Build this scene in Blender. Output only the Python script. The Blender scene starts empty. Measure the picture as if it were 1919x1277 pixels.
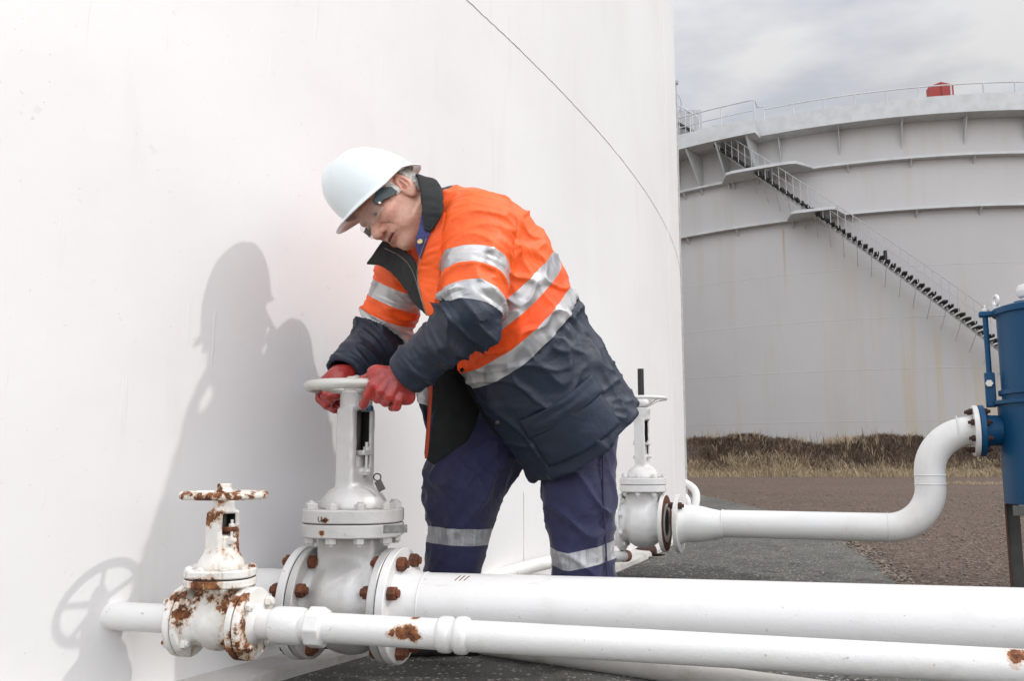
import bpy, math, random
import numpy as np
from mathutils import Vector, Matrix, noise
random.seed(7); RNG = np.random.default_rng(7)
R = math.radians
scene = bpy.context.scene
COL = scene.collection
# ------------------------------------------------------------------ camera
FPX, TILT, EYE = 1660.0, R(7.7), 0.63
cam = bpy.data.objects.new('camera', bpy.data.cameras.new('camera')); COL.objects.link(cam)
cam.data.sensor_width = 36; cam.data.lens = 36*FPX/1919
cam.data.clip_start = 0.05; cam.data.clip_end = 5000
cam.location = (0, 0, EYE); cam.rotation_euler = (R(90)+TILT, 0, 0)
scene.camera = cam
# ------------------------------------------------------------------ light
SUN_DIR = Vector((-0.95, 0.10, -0.80)).normalized()      # the way the light travels
SUN_EL = math.asin(-SUN_DIR.z); SUN_AZ = math.atan2(-SUN_DIR.x, -SUN_DIR.y)
sun = bpy.data.objects.new('sun', bpy.data.lights.new('sun', 'SUN')); COL.objects.link(sun)
sun.data.energy = 0.80; sun.data.angle = R(1.2); sun.data.color = (1.0, 0.98, 0.96)
sun.rotation_euler = (-SUN_DIR).to_track_quat('Z', 'Y').to_euler()
world = bpy.data.worlds.new('World'); scene.world = world; world.use_nodes = True
nt = world.node_tree; nt.nodes.clear()
def N(t, tree=None, **k):
    n = (tree or nt).nodes.new(t)
    for a, b in k.items(): setattr(n, a, b)
    return n
out = N('ShaderNodeOutputWorld'); bg = N('ShaderNodeBackground'); sky = N('ShaderNodeTexSky', sky_type='NISHITA')
sky.sun_disc = False; sky.sun_elevation = SUN_EL; sky.sun_rotation = SUN_AZ
sky.air_density = 1.0; sky.dust_density = 2.5; sky.ozone_density = 1.0
bg.inputs['Strength'].default_value = 0.15
tc = N('ShaderNodeTexCoord'); mp = N('ShaderNodeMapping'); mp.inputs['Scale'].default_value = (1.0, 1.0, 2.6)
cn = N('ShaderNodeTexNoise'); cn.inputs['Scale'].default_value = 2.6; cn.inputs['Detail'].default_value = 7; cn.inputs['Roughness'].default_value = .55
cr = N('ShaderNodeValToRGB'); cr.color_ramp.elements[0].position = .33; cr.color_ramp.elements[1].position = .62
cr.color_ramp.elements[0].color = (.72,.72,.72,1); cr.color_ramp.elements[1].color = (1,1,1,1)
cn2 = N('ShaderNodeTexNoise'); cn2.inputs['Scale'].default_value = 5.5; cn2.inputs['Detail'].default_value = 5
cc = N('ShaderNodeValToRGB'); cc.color_ramp.elements[0].position = .38; cc.color_ramp.elements[1].position = .60
cc.color_ramp.elements[0].color = (2.8,2.88,3.12,1); cc.color_ramp.elements[1].color = (3.85,3.82,3.82,1)
mx = N('ShaderNodeMix', data_type='RGBA')
L = nt.links.new
L(tc.outputs['Generated'], mp.inputs[0]); L(mp.outputs[0], cn.inputs['Vector']); L(mp.outputs[0], cn2.inputs['Vector'])
L(cn.outputs['Fac'], cr.inputs[0]); L(cn2.outputs['Fac'], cc.inputs[0])
L(cr.outputs['Color'], mx.inputs[0]); L(sky.outputs[0], mx.inputs[6]); L(cc.outputs[0], mx.inputs[7])
sz = N('ShaderNodeSeparateXYZ'); L(tc.outputs['Generated'], sz.inputs[0])
zf = N('ShaderNodeMath', operation='MULTIPLY_ADD'); 
zp = N('ShaderNodeMath', operation='MAXIMUM'); L(sz.outputs[2], zp.inputs[0]); zp.inputs[1].default_value = 0
zq = N('ShaderNodeMath', operation='POWER'); L(zp.outputs[0], zq.inputs[0]); zq.inputs[1].default_value = 2.8
L(zq.outputs[0], zf.inputs[0]); zf.inputs[1].default_value = 1.9; zf.inputs[2].default_value = .74
yb = N('ShaderNodeMath', operation='MULTIPLY'); yb.inputs[1].default_value = -1; L(sz.outputs[1], yb.inputs[0])     # added unseen fill: sky brightened behind the camera to light facing sides
yc = N('ShaderNodeMath', operation='MAXIMUM'); L(yb.outputs[0], yc.inputs[0]); yc.inputs[1].default_value = 0
ya = N('ShaderNodeMath', operation='MULTIPLY_ADD'); L(yc.outputs[0], ya.inputs[0]); ya.inputs[1].default_value = 1.9; L(zf.outputs[0], ya.inputs[2])
vm = N('ShaderNodeVectorMath', operation='SCALE'); L(mx.outputs[2], vm.inputs[0]); L(ya.outputs[0], vm.inputs['Scale'])   # an overcast sky is brighter overhead
L(vm.outputs[0], bg.inputs[0]); L(bg.outputs[0], out.inputs[0])
scene.view_settings.view_transform = 'Standard'; scene.view_settings.look = 'None'
scene.view_settings.gamma = 1; scene.view_settings.exposure = 0.60
# ------------------------------------------------------------------ helpers
CT, ST = math.cos(TILT), math.sin(TILT)
def ray(px, py):
    u, v = px-959.5, 638.5-py
    return np.array((u, FPX*CT - v*ST, v*CT + FPX*ST))
def W(px, py, Y):            # the point a distance Y ahead that a sight line of the survey sketch meets
    d = ray(px, py); return np.array((0, 0, EYE)) + d*(Y/d[1])
def G(px, py, z=0):
    d = ray(px, py); return np.array((0, 0, EYE)) + d*((z-EYE)/d[2])
def vec(*a): return np.array(a, float)
def nrm(a): a = np.asarray(a, float); return a/np.linalg.norm(a)
def tag(o, label=None, cat=None, group=None, kind=None):
    for k, v in (('label', label), ('category', cat), ('group', group), ('kind', kind)):
        if v: o[k] = v
    return o
def empty(name, loc, label=None, cat=None, group=None):
    o = bpy.data.objects.new(name, None); COL.objects.link(o); o.location = loc; o.empty_display_size = .1
    return tag(o, label, cat, group)
def wloc(o):
    l = Vector((0, 0, 0))
    while o is not None: l += o.location; o = o.parent
    return l
def link(name, me, parent=None):
    o = bpy.data.objects.new(name, me); COL.objects.link(o)
    if parent is not None:
        me.transform(Matrix.Translation(-wloc(parent))); o.parent = parent
    return o
def mkmesh(name, v, f, mat, parent=None, sharp=35, bevel=0, smooth=True):
    me = bpy.data.meshes.new(name); me.from_pydata([tuple(p) for p in v], [], f); me.update()
    if mat: me.materials.append(mat)
    o = link(name, me, parent)
    if smooth:
        me.polygons.foreach_set('use_smooth', [True]*len(me.polygons))
        if sharp: me.set_sharp_from_angle(angle=R(sharp))
    if bevel:
        b = o.modifiers.new('bevel', 'BEVEL'); b.width = bevel; b.segments = 2; b.limit_method = 'ANGLE'; b.angle_limit = R(40)
    return o
def frame(axis):
    a = nrm(axis); t = vec(0, 0, 1) if abs(a[2]) < .9 else vec(1, 0, 0)
    x = nrm(np.cross(t, a)); y = np.cross(a, x); return x, y, a
class MB:
    def __init__(s): s.v = []; s.f = []
    def add(s, v, f):
        n = len(s.v); s.v += [tuple(p) for p in v]; s.f += [tuple(i+n for i in q) for q in f]; return s
    def lathe(s, org, axis, prof, seg=48, rot=0, closed=False, spow=None):    # prof: (r, h)
        x, y, a = frame(axis); org = np.asarray(org, float); v = []; f = []
        k = len(prof)
        for r, h in prof:
            for i in range(seg):
                t = 2*math.pi*i/seg+rot; c, q = math.cos(t), math.sin(t)
                if spow:
                    m = (abs(c)**spow+abs(q)**spow)**(-1/spow); c *= m; q *= m
                v.append(org + a*h + (x*c + y*q)*r)
        for j in range(k-1 if not closed else k):
            j2 = (j+1) % k
            for i in range(seg):
                i2 = (i+1) % seg; f.append((j*seg+i, j*seg+i2, j2*seg+i2, j2*seg+i))
        if not closed:
            if prof[0][0] > 1e-6: f.append(tuple(range(seg))[::-1])
            if prof[-1][0] > 1e-6: f.append(tuple((k-1)*seg+i for i in range(seg)))
        return s.add(v, f)
    def cyl(s, a, b, r, r2=None, seg=24):
        a = np.asarray(a, float); b = np.asarray(b, float); d = b-a
        return s.lathe(a, d, [(r, 0), (r if r2 is None else r2, np.linalg.norm(d))], seg)
    def hexa(s, org, axis, r, h, rot=0):
        c = .12*r
        return s.lathe(org, axis, [(r*.99, 0), (r, c), (r, h-c), (r*.86, h)], 6, rot)
    def box(s, c, sx, sy, sz, X=(1, 0, 0), Y=(0, 1, 0), Z=(0, 0, 1)):
        c = np.asarray(c, float); X = nrm(X)*sx/2; Y = nrm(Y)*sy/2; Z = nrm(Z)*sz/2; v = []
        for k in (-1, 1):
            for i, j in ((-1, -1), (1, -1), (1, 1), (-1, 1)): v.append(c+X*i+Y*j+Z*k)
        return s.add(v, [(3, 2, 1, 0), (4, 5, 6, 7), (0, 1, 5, 4), (1, 2, 6, 5), (2, 3, 7, 6), (3, 0, 4, 7)])
    def tube(s, pts, rad, seg=16, cap=True):
        pts = [np.asarray(p, float) for p in pts]; n = len(pts)
        if not hasattr(rad, '__len__'): rad = [rad]*n
        T = [nrm(pts[min(i+1, n-1)]-pts[max(i-1, 0)]) for i in range(n)]
        x, y, _ = frame(T[0]); v = []; f = []
        for i in range(n):
            if i:
                x = x - T[i]*np.dot(x, T[i]); x = nrm(x); y = np.cross(T[i], x)
            for k in range(seg):
                t = 2*math.pi*k/seg; v.append(pts[i]+(x*math.cos(t)+y*math.sin(t))*rad[i])
        for i in range(n-1):
            for k in range(seg):
                k2 = (k+1) % seg; f.append((i*seg+k, i*seg+k2, (i+1)*seg+k2, (i+1)*seg+k))
        if cap: f.append(tuple(range(seg))[::-1]); f.append(tuple((n-1)*seg+k for k in range(seg)))
        return s.add(v, f)
    def torus(s, c, axis, Rr, r, seg=64, rs=14, sz=1.0):
        prof = [(Rr+r*math.cos(2*math.pi*i/rs), r*sz*math.sin(2*math.pi*i/rs)) for i in range(rs)]
        return s.lathe(c, axis, prof, seg, closed=True)
    def build(s, name, mat, parent=None, **k): return mkmesh(name, s.v, s.f, mat, parent, **k)
def spline(pts, n=12):
    P = [np.asarray(p, float) for p in pts]; P = [2*P[0]-P[1]]+P+[2*P[-1]-P[-2]]; o = []
    for i in range(1, len(P)-2):
        for k in range(n):
            t = k/n; a, b, c, d = P[i-1:i+3]
            o.append(.5*((2*b)+(-a+c)*t+(2*a-5*b+4*c-d)*t*t+(-a+3*b-3*c+d)*t**3))
    return o+[P[-2]]
def copy_part(o, parent, M=None, name=None):
    c = o.copy(); COL.objects.link(c); c.parent = parent
    if M is not None: c.matrix_local = M
    return c
# ------------------------------------------------------------------ distance fields and their mesher
F32 = np.float32
def smin(a, b, k):
    h = np.maximum(k-np.abs(a-b), 0)/k; return np.minimum(a, b)-h*h*k*.25
def smax(a, b, k): return -smin(-a, -b, k)
def dot(P, d): return P[0]*F32(d[0])+P[1]*F32(d[1])+P[2]*F32(d[2])
def sub(P, c): return (P[0]-F32(c[0]), P[1]-F32(c[1]), P[2]-F32(c[2]))
def cone(P, a, b, ra, rb):
    a = np.asarray(a, float); b = np.asarray(b, float); ba = b-a; q = sub(P, a)
    h = np.clip(dot(q, ba)/F32(ba @ ba), 0, 1)
    x = q[0]-h*F32(ba[0]); y = q[1]-h*F32(ba[1]); z = q[2]-h*F32(ba[2])
    return np.sqrt(x*x+y*y+z*z)-(F32(ra)+h*F32(rb-ra))
def ell(P, c, r, X=(1, 0, 0), Y=(0, 1, 0), Z=(0, 0, 1)):
    q = sub(P, c); q = (dot(q, X), dot(q, Y), dot(q, Z))
    k0 = np.sqrt(sum((q[i]/F32(r[i]))**2 for i in range(3))); k1 = np.sqrt(sum((q[i]/F32(r[i]**2))**2 for i in range(3)))+1e-6
    return k0*(k0-1)/k1
def rbox(P, c, h, rr, X=(1, 0, 0), Y=(0, 1, 0), Z=(0, 0, 1)):
    q = sub(P, c); q = [np.abs(dot(q, d))-F32(h[i]-rr) for i, d in enumerate((X, Y, Z))]
    return np.sqrt(sum(np.maximum(t, 0)**2 for t in q))+np.minimum(np.maximum(q[0], np.maximum(q[1], q[2])), 0)-F32(rr)
def cyld(P, c, ax, r, h, rr=.004):
    q = sub(P, c); t = dot(q, ax); rad = np.sqrt(np.maximum(q[0]**2+q[1]**2+q[2]**2-t*t, 0))
    a = rad-F32(r-rr); b = np.abs(t)-F32(h-rr)
    return np.minimum(np.maximum(a, b), 0)+np.sqrt(np.maximum(a, 0)**2+np.maximum(b, 0)**2)-F32(rr)
def surface(func, lo, hi, vox):
    lo = np.asarray(lo, float); hi = np.asarray(hi, float); n = np.ceil((hi-lo)/vox).astype(int)+1
    P = np.meshgrid(*[(lo[i]+vox*np.arange(n[i])).astype(F32) for i in range(3)], indexing='ij')
    Fd = func(P).astype(F32); Fd[Fd == 0] = 1e-7
    for ax in range(3):                      # keep the surface closed at the border
        for e in (0, -1):
            sl = [slice(None)]*3; sl[ax] = e; Fd[tuple(sl)] = np.maximum(Fd[tuple(sl)], 1e-4)
    ins = Fd < 0; cs = tuple(k-1 for k in n); cnt = np.zeros(cs, np.int8)
    off = [(i, j, k) for i in (0, 1) for j in (0, 1) for k in (0, 1)]
    for o in off: cnt += ins[o[0]:o[0]+cs[0], o[1]:o[1]+cs[1], o[2]:o[2]+cs[2]]
    act = np.argwhere((cnt > 0) & (cnt < 8)); idx = -np.ones(cs, np.int64); idx[tuple(act.T)] = np.arange(len(act))
    val = {o: Fd[act[:, 0]+o[0], act[:, 1]+o[1], act[:, 2]+o[2]] for o in off}
    acc = np.zeros((len(act), 3)); num = np.zeros(len(act))
    for o in off:
        for ax in range(3):
            if o[ax]: continue
            e = list(o); e[ax] = 1; a = val[o]; b = val[tuple(e)]; m = (a < 0) != (b < 0)
            t = np.where(m, a/np.where(m, a-b, 1), 0); p = np.tile(np.array(o, float), (len(act), 1)); p[:, ax] = t
            acc[m] += p[m]; num[m] += 1
    V = lo+vox*(act+acc/num[:, None]); faces = []
    for ax in range(3):
        b1, b2 = [(1, 2), (2, 0), (0, 1)][ax]
        s0 = [slice(1, -1)]*3; s0[ax] = slice(0, n[ax]-1); s1 = list(s0); s1[ax] = slice(1, n[ax])
        A = ins[tuple(s0)]; B = ins[tuple(s1)]; e = np.argwhere(A != B)
        st = A[tuple(e.T)]; g = e+1; g[:, ax] = e[:, ax]
        def c(d1, d2):
            q = g.copy(); q[:, b1] -= d1; q[:, b2] -= d2; return idx[tuple(q.T)]
        Q = np.stack([c(1, 1), c(0, 1), c(0, 0), c(1, 0)], 1)
        Q[~st] = Q[~st][:, ::-1]; faces.append(Q)
    return V, np.concatenate(faces)
def field(name, func, lo, hi, vox, mat, parent, attrs=None, disp=None, relax=1):
    V, Fc = surface(func, lo, hi, vox)
    me = bpy.data.meshes.new(name); me.vertices.add(len(V)); me.vertices.foreach_set('co', V.astype(F32).ravel())
    me.loops.add(len(Fc)*4); me.loops.foreach_set('vertex_index', Fc.astype(np.int32).ravel())
    me.polygons.add(len(Fc)); me.polygons.foreach_set('loop_start', np.arange(0, len(Fc)*4, 4, dtype=np.int32))
    me.polygons.foreach_set('use_smooth', np.ones(len(Fc), bool)); me.update(); me.validate()
    for _ in range(relax):                   # one pass of smoothing over the edges
        E = np.zeros(len(me.edges)*2, np.int32); me.edges.foreach_get('vertices', E); E = E.reshape(-1, 2)
        s = np.zeros_like(V); k = np.zeros(len(V)); np.add.at(s, E[:, 0], V[E[:, 1]]); np.add.at(s, E[:, 1], V[E[:, 0]])
        np.add.at(k, E[:, 0], 1); np.add.at(k, E[:, 1], 1); V = V*.5+.5*s/np.maximum(k, 1)[:, None]
    me.vertices.foreach_set('co', V.astype(F32).ravel()); me.update()
    PT = tuple(V[:, i].astype(F32) for i in range(3))
    A = {k: np.asarray(fn(PT), F32) for k, fn in (attrs or {}).items()}
    if disp:
        nr = np.zeros(len(V)*3, F32); me.vertices.foreach_get('normal', nr); nr = nr.reshape(-1, 3)
        V = V+nr*disp(PT, nr)[:, None]; me.vertices.foreach_set('co', V.astype(F32).ravel())
    for k, a in A.items():
        at = me.attributes.new(k, 'FLOAT', 'POINT'); at.data.foreach_set('value', a)
    me.update()
    if mat: me.materials.append(mat)
    return link(name, me, parent)
_dirs = [(nrm(RNG.normal(size=3)), RNG.uniform(0, 6.28)) for _ in range(24)]
def wob(P, fr, i0=0, n=5):                   # cheap smooth noise, about -1..1
    s = 0
    for i in range(n):
        d, ph = _dirs[(i0+i) % 24]; d2, ph2 = _dirs[(i0+i+7) % 24]
        s = s+np.sin(dot(P, d)*F32(fr)+ph+1.7*np.sin(dot(P, d2)*F32(fr*.6)+ph2))
    return s/n*1.4
# ------------------------------------------------------------------ materials
class MT:
    def __init__(s, name):
        s.m = bpy.data.materials.new(name); s.m.use_nodes = True; s.t = s.m.node_tree
        s.b = s.t.nodes['Principled BSDF']; s.out = s.t.nodes['Material Output']
    def n(s, t, **k): return N(t, s.t, **k)
    def l(s, a, b): s.t.links.new(a, b)
    def v(s, x, inp):
        if isinstance(x, bpy.types.NodeSocket): s.l(x, inp)
        else:
            if hasattr(x, '__len__') and len(x) == 3 and len(inp.default_value) == 4: x = (*x, 1)
            inp.default_value = x
    def pos(s):
        return s.n('ShaderNodeNewGeometry').outputs['Position']
    def scaled(s, vecs, sc):
        m = s.n('ShaderNodeMapping'); m.inputs['Scale'].default_value = sc; s.l(vecs, m.inputs[0]); return m.outputs[0]
    def noise(s, sc, det=4, ro=.55, vecs=None, dist=0):
        n = s.n('ShaderNodeTexNoise'); n.inputs['Scale'].default_value = sc; n.inputs['Detail'].default_value = det
        n.inputs['Roughness'].default_value = ro; n.inputs['Distortion'].default_value = dist
        s.l(vecs if vecs is not None else s.pos(), n.inputs['Vector']); return n.outputs['Fac']
    def math(s, op, a, b=0, c=0, clamp=False):
        n = s.n('ShaderNodeMath', operation=op); n.use_clamp = clamp
        for i, x in enumerate((a, b, c)): s.v(x, n.inputs[i])
        return n.outputs[0]
    def step(s, x, lo, hi):
        n = s.n('ShaderNodeMapRange', interpolation_type='SMOOTHSTEP'); s.v(x, n.inputs[0])
        n.inputs[1].default_value = lo; n.inputs[2].default_value = hi; return n.outputs[0]
    def mix(s, f, a, b):
        n = s.n('ShaderNodeMix', data_type='RGBA'); s.v(f, n.inputs[0]); s.v(a, n.inputs[6]); s.v(b, n.inputs[7]); return n.outputs[2]
    def mixf(s, f, a, b):
        n = s.n('ShaderNodeMix', data_type='FLOAT'); s.v(f, n.inputs[0]); s.v(a, n.inputs[2]); s.v(b, n.inputs[3]); return n.outputs[0]
    def ramp(s, x, els, const=False):
        n = s.n('ShaderNodeValToRGB'); r = n.color_ramp
        if const: r.interpolation = 'CONSTANT'
        while len(r.elements) < len(els): r.elements.new(.5)
        for e, (p, c) in zip(r.elements, els): e.position = p; e.color = (*c, 1) if len(c) == 3 else c
        s.v(x, n.inputs[0]); return n
    def attr(s, name): return s.n('ShaderNodeAttribute', attribute_name=name).outputs['Fac']
    def near(s, p, r, jit=None):             # 1 inside a ball, jagged edge
        d = s.n('ShaderNodeVectorMath', operation='DISTANCE'); s.l(s.pos(), d.inputs[0]); d.inputs[1].default_value = tuple(p)
        x = s.math('DIVIDE', d.outputs['Value'], r)
        if jit is not None: x = s.math('ADD', x, s.math('MULTIPLY', s.math('SUBTRACT', jit, .5), 2.2))
        return s.step(x, 1.05, .95)
    def bump(s, h, dist, strength=1, nrmi=None):
        n = s.n('ShaderNodeBump'); n.inputs['Distance'].default_value = dist; n.inputs['Strength'].default_value = strength
        s.v(h, n.inputs['Height'])
        if nrmi is not None: s.l(nrmi, n.inputs['Normal'])
        s.l(n.outputs[0], s.b.inputs['Normal']); return n.outputs[0]
    def fin(s, col=None, rough=None, metal=None, **k):
        if col is not None: s.v(col, s.b.inputs['Base Color'])
        if rough is not None: s.v(rough, s.b.inputs['Roughness'])
        if metal is not None: s.v(metal, s.b.inputs['Metallic'])
        for a, b in k.items(): s.v(b, s.b.inputs[a.replace('_', ' ')])
        return s.m
def plain(name, col, rough=.5, metal=0, var=.12, sc=12, bump=0, bsc=60, **k):
    m = MT(name); n = m.noise(sc, 5)
    c = m.mix(m.step(n, .3, .7), tuple(x*(1-var) for x in col), tuple(min(1, x*(1+var)) for x in col))
    if bump: m.bump(m.noise(bsc, 4), bump)
    return m.fin(c, m.mixf(n, rough*.8, min(1, rough*1.2)), metal, **k)
RUST = (.13, .040, .016); RUST_D = (.035, .013, .008)
def painted(name, base, rough=.38, rust=0.0, rsc=14, dirt=.12, dsc=5, spots=(), bump=.0012, streak=0, chips=0, metal=0):
    m = MT(name); n = m.noise(dsc, 6, .6); n2 = m.noise(rsc, 10, .70); nb = m.noise(38, 4, .6); nf = m.noise(160, 3)
    c = m.mix(m.math('MULTIPLY', m.step(n, .48, .78), dirt*5, clamp=True), base, tuple(x*.72*y for x, y in zip(base, (1, .96, .88))))
    spk = m.noise(75, 2, .5); c = m.mix(m.math('MULTIPLY', m.step(spk, .735, .75), .55), c, (.33, .30, .26))
    scr = m.noise(1, 3, .6, m.scaled(m.pos(), (7, 30, 30)), 1.0); c = m.mix(m.math('MULTIPLY', m.step(scr, .70, .73), .28), c, (.45, .43, .40))
    if streak:
        ns = m.noise(1, 4, .6, m.scaled(m.pos(), (34, 34, 2.2)))
        c = m.mix(m.math('MULTIPLY', m.step(ns, .56, .74), streak), c, (.34, .22, .13))
    mask = None
    if rust:
        mask = m.step(n2, .735-rust*.45, .755-rust*.45)
        halo = m.step(n2, .66-rust*.45, .755-rust*.45)
        c = m.mix(m.math('MULTIPLY', halo, .75), c, (.52, .27, .10))
    jn = m.noise(45, 5, .6)
    for p, r in spots:
        k = m.near(p, r, jn); hk = m.near(p, r*1.35, jn)
        c = m.mix(m.math('MULTIPLY', hk, .5), c, (.5, .28, .12))
        mask = k if mask is None else m.math('MAXIMUM', mask, k)
    h = m.math('ADD', nb, m.math('MULTIPLY', nf, .25))
    if mask is not None:
        rc = m.ramp(m.noise(48, 7, .72), [(.34, RUST_D), (.47, (.15, .05, .02)), (.58, (.30, .115, .04)), (.70, (.42, .21, .09))]).outputs[0]
        c = m.mix(mask, c, rc); h = m.math('SUBTRACT', h, m.math('MULTIPLY', mask, .9))
        rg = m.mixf(mask, m.mixf(n, rough*.75, rough*1.3), .88)
    else: rg = m.mixf(n, rough*.75, rough*1.3)
    m.bump(h, bump)
    return m.fin(c, rg, metal)
# ------------------------------------------------------------------ the setting
C1 = vec(-20.68, 14.19, 0); R1 = 23.0            # near tank
C2 = vec(24.7, 62.8, 0); R2 = 22.5; H2 = 17.0    # far tank
def az1(px):
    """angle on the near tank where the sight line of column px meets it"""
    d = ray(px, 862); d = np.array((d[0], d[1], 0)); d /= np.linalg.norm(d); b = d @ C1
    t = b-math.sqrt(max(b*b-(C1 @ C1-R1*R1), 0)); p = d*t-C1; return math.atan2(p[1], p[0])
def on1(a, z, off=0): return C1+vec(math.cos(a)*(R1+off), math.sin(a)*(R1+off), z)
m = MT('tank_white_paint')
n1 = m.noise(.9, 5, .6); n2 = m.noise(1, 5, .6, m.scaled(m.pos(), (9, 9, .9))); n3 = m.noise(14, 6, .6)
c = m.mix(m.step(n1, .35, .75), (.79, .78, .77), (.745, .733, .72))
c = m.mix(m.math('MULTIPLY', m.step(n2, .58, .8), .35), c, (.62, .60, .56))
c = m.mix(m.math('MULTIPLY', m.step(n3, .68, .74), .35), c, (.62, .59, .54))
drip = m.noise(1, 3, .5, m.scaled(m.pos(), (26, 26, 3.0))); chip = m.noise(55, 3, .5)
h = m.math('ADD', m.math('MULTIPLY', m.noise(1.4, 2), 1.6), m.math('ADD', m.math('MULTIPLY', m.step(drip, .66, .74), .16), m.math('ADD', m.math('MULTIPLY', m.noise(24, 4, .5), .14), m.math('MULTIPLY', m.step(chip, .71, .73), .18))))
m.bump(h, .006, .8); M_TANK = m.fin(c, m.mixf(n3, .35, .55))
t1 = empty('storage_tank', tuple(C1), 'huge near white storage tank whose curved wall fills the left side behind the worker', 'tank')
def ringwall(C, Rr, z0, z1, a0, a1, n, nz=1, inner=None):
    v = []; f = []
    for j in range(nz+1):
        for i in range(n+1):
            a = a0+(a1-a0)*i/n; v.append(C+vec(math.cos(a)*Rr, math.sin(a)*Rr, z0+(z1-z0)*j/nz))
    for j in range(nz):
        for i in range(n): q = j*(n+1)+i; f.append((q, q+1, q+n+2, q+n+1))
    return v, f
v, f = ringwall(C1, R1, -.2, 14.4, 0, 2*math.pi, 720)
sh = MB().add(v, f); sh.build('tank_shell', M_TANK, t1, sharp=None)
MB().lathe(C1+vec(0, 0, 14.3), (0, 0, 1), [(R1+.15, 0), (R1+.15, .1), (R1*.5, 1.1), (.001, 1.5)], 180).build('tank_roof', M_TANK, t1, sharp=20)
# horizontal weld bead, a little uneven
M_WELD = plain('weld_bead_grey', (.50, .48, .45), .6, var=.35, sc=9)
def bead(C, Rr, z, a0, a1, n, w, mat, parent, name='weld_seam', wa=.35):
    b = MB(); pts = []; rr = []
    for i in range(n+1):
        a = a0+(a1-a0)*i/n; k = noise.noise((i*.35, 3.1, z)); pts.append(C+vec(math.cos(a)*(Rr+.0005), math.sin(a)*(Rr+.0005), z+.004*k)); rr.append(w*(1+wa*noise.noise((i*.8, 0, 5))))
    b.tube(pts, rr, 6); b.build(name, mat, parent)
aL, aR = az1(-150), az1(1277)
bead(C1, R1, 2.67, aL-.05, aR+.05, 700, .0022, M_WELD, t1)
bead(C1, R1, 7.4, aL-.05, aR+.05, 200, .006, M_WELD, t1)
a = az1(981); MB().tube([on1(a, z, .001) for z in np.linspace(.1, .48, 12)], .0010, 6).build('weld_seam', M_WELD, t1)
a = az1(1262); MB().tube([on1(a, z, .001) for z in np.linspace(.1, 14, 12)], .004, 6).build('weld_seam', M_TANK, t1)
# foundation ledge: painted concrete ring round the foot of the shell
M_LEDGE = painted('ledge_concrete', (.52, .50, .47), .75, dirt=.2, dsc=7, bump=.004)
led = MB(); prof = [(R1-.05, -.1), (R1+.115, -.1), (R1+.12, .028), (R1+.11, .04), (R1-.05, .05)]
n = 900; v = []; f = []
for i in range(n):
    a = 2*math.pi*i/n
    for k, (r, z) in enumerate(prof):
        j = .006*noise.noise((a*120, k*3., 0)) if k in (1, 2, 3) else 0
        v.append(C1+vec(math.cos(a)*(r+j), math.sin(a)*(r+j), z+j*.4))
for i in range(n):
    for k in range(4): q = i*5+k; q2 = ((i+1) % n)*5+k; f.append((q, q2, q2+1, q+1))
mkmesh('foundation_ring', v, f, M_LEDGE, t1, sharp=40)
# ---- ground
m = MT('brown_gravel'); P = m.pos()
n1 = m.noise(.35, 5, .6); n2 = m.noise(28, 6, .7); vo = m.n('ShaderNodeTexVoronoi'); vo.inputs['Scale'].default_value = 34; m.l(P, vo.inputs['Vector'])
vo2 = m.n('ShaderNodeTexVoronoi'); vo2.inputs['Scale'].default_value = 85; m.l(P, vo2.inputs['Vector'])
c = m.mix(m.step(n1, .35, .65), (.096, .058, .037), (.132, .086, .058))
c = m.mix(m.step(n2, .42, .62), c, (.064, .038, .025))
bw = m.n('ShaderNodeSeparateColor'); m.l(vo.outputs['Color'], bw.inputs[0])
c = m.mix(m.math('MULTIPLY', m.step(bw.outputs[0], .72, .8), .5), c, (.23, .175, .14))
bw2 = m.n('ShaderNodeSeparateColor'); m.l(vo2.outputs['Color'], bw2.inputs[0])
c = m.mix(m.math('MULTIPLY', m.step(bw2.outputs[0], .82, .88), .55), c, (.34, .29, .25))
h = m.math('ADD', m.math('MULTIPLY', vo.outputs['Distance'], -1.0), m.math('ADD', m.math('MULTIPLY', n2, .7), m.math('MULTIPLY', vo2.outputs['Distance'], -.4)))
m.bump(h, .03, .9); M_GRAV = m.fin(c, .95)
v = []; f = []
xs = list(np.concatenate([[-2500, -300, -60], np.linspace(-12, 16, 90), [60, 300, 2500]])); ys = list(np.concatenate([[-300, -20], np.linspace(-3, 14, 70), np.linspace(15, 60, 40), [120, 400, 3000]]))
for y in ys:
    for x in xs:
        near = 1 if abs(x) < 20 and -5 < y < 40 else 0
        v.append((x, y, -.006+near*(.010*noise.noise((x*.9, y*.9, 0))-.008)))
for j in range(len(ys)-1):
    for i in range(len(xs)-1): q = j*len(xs)+i; f.append((q, q+1, q+1+len(xs), q+len(xs)))
tag(mkmesh('ground', v, f, M_GRAV, sharp=None), kind='structure')
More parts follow.
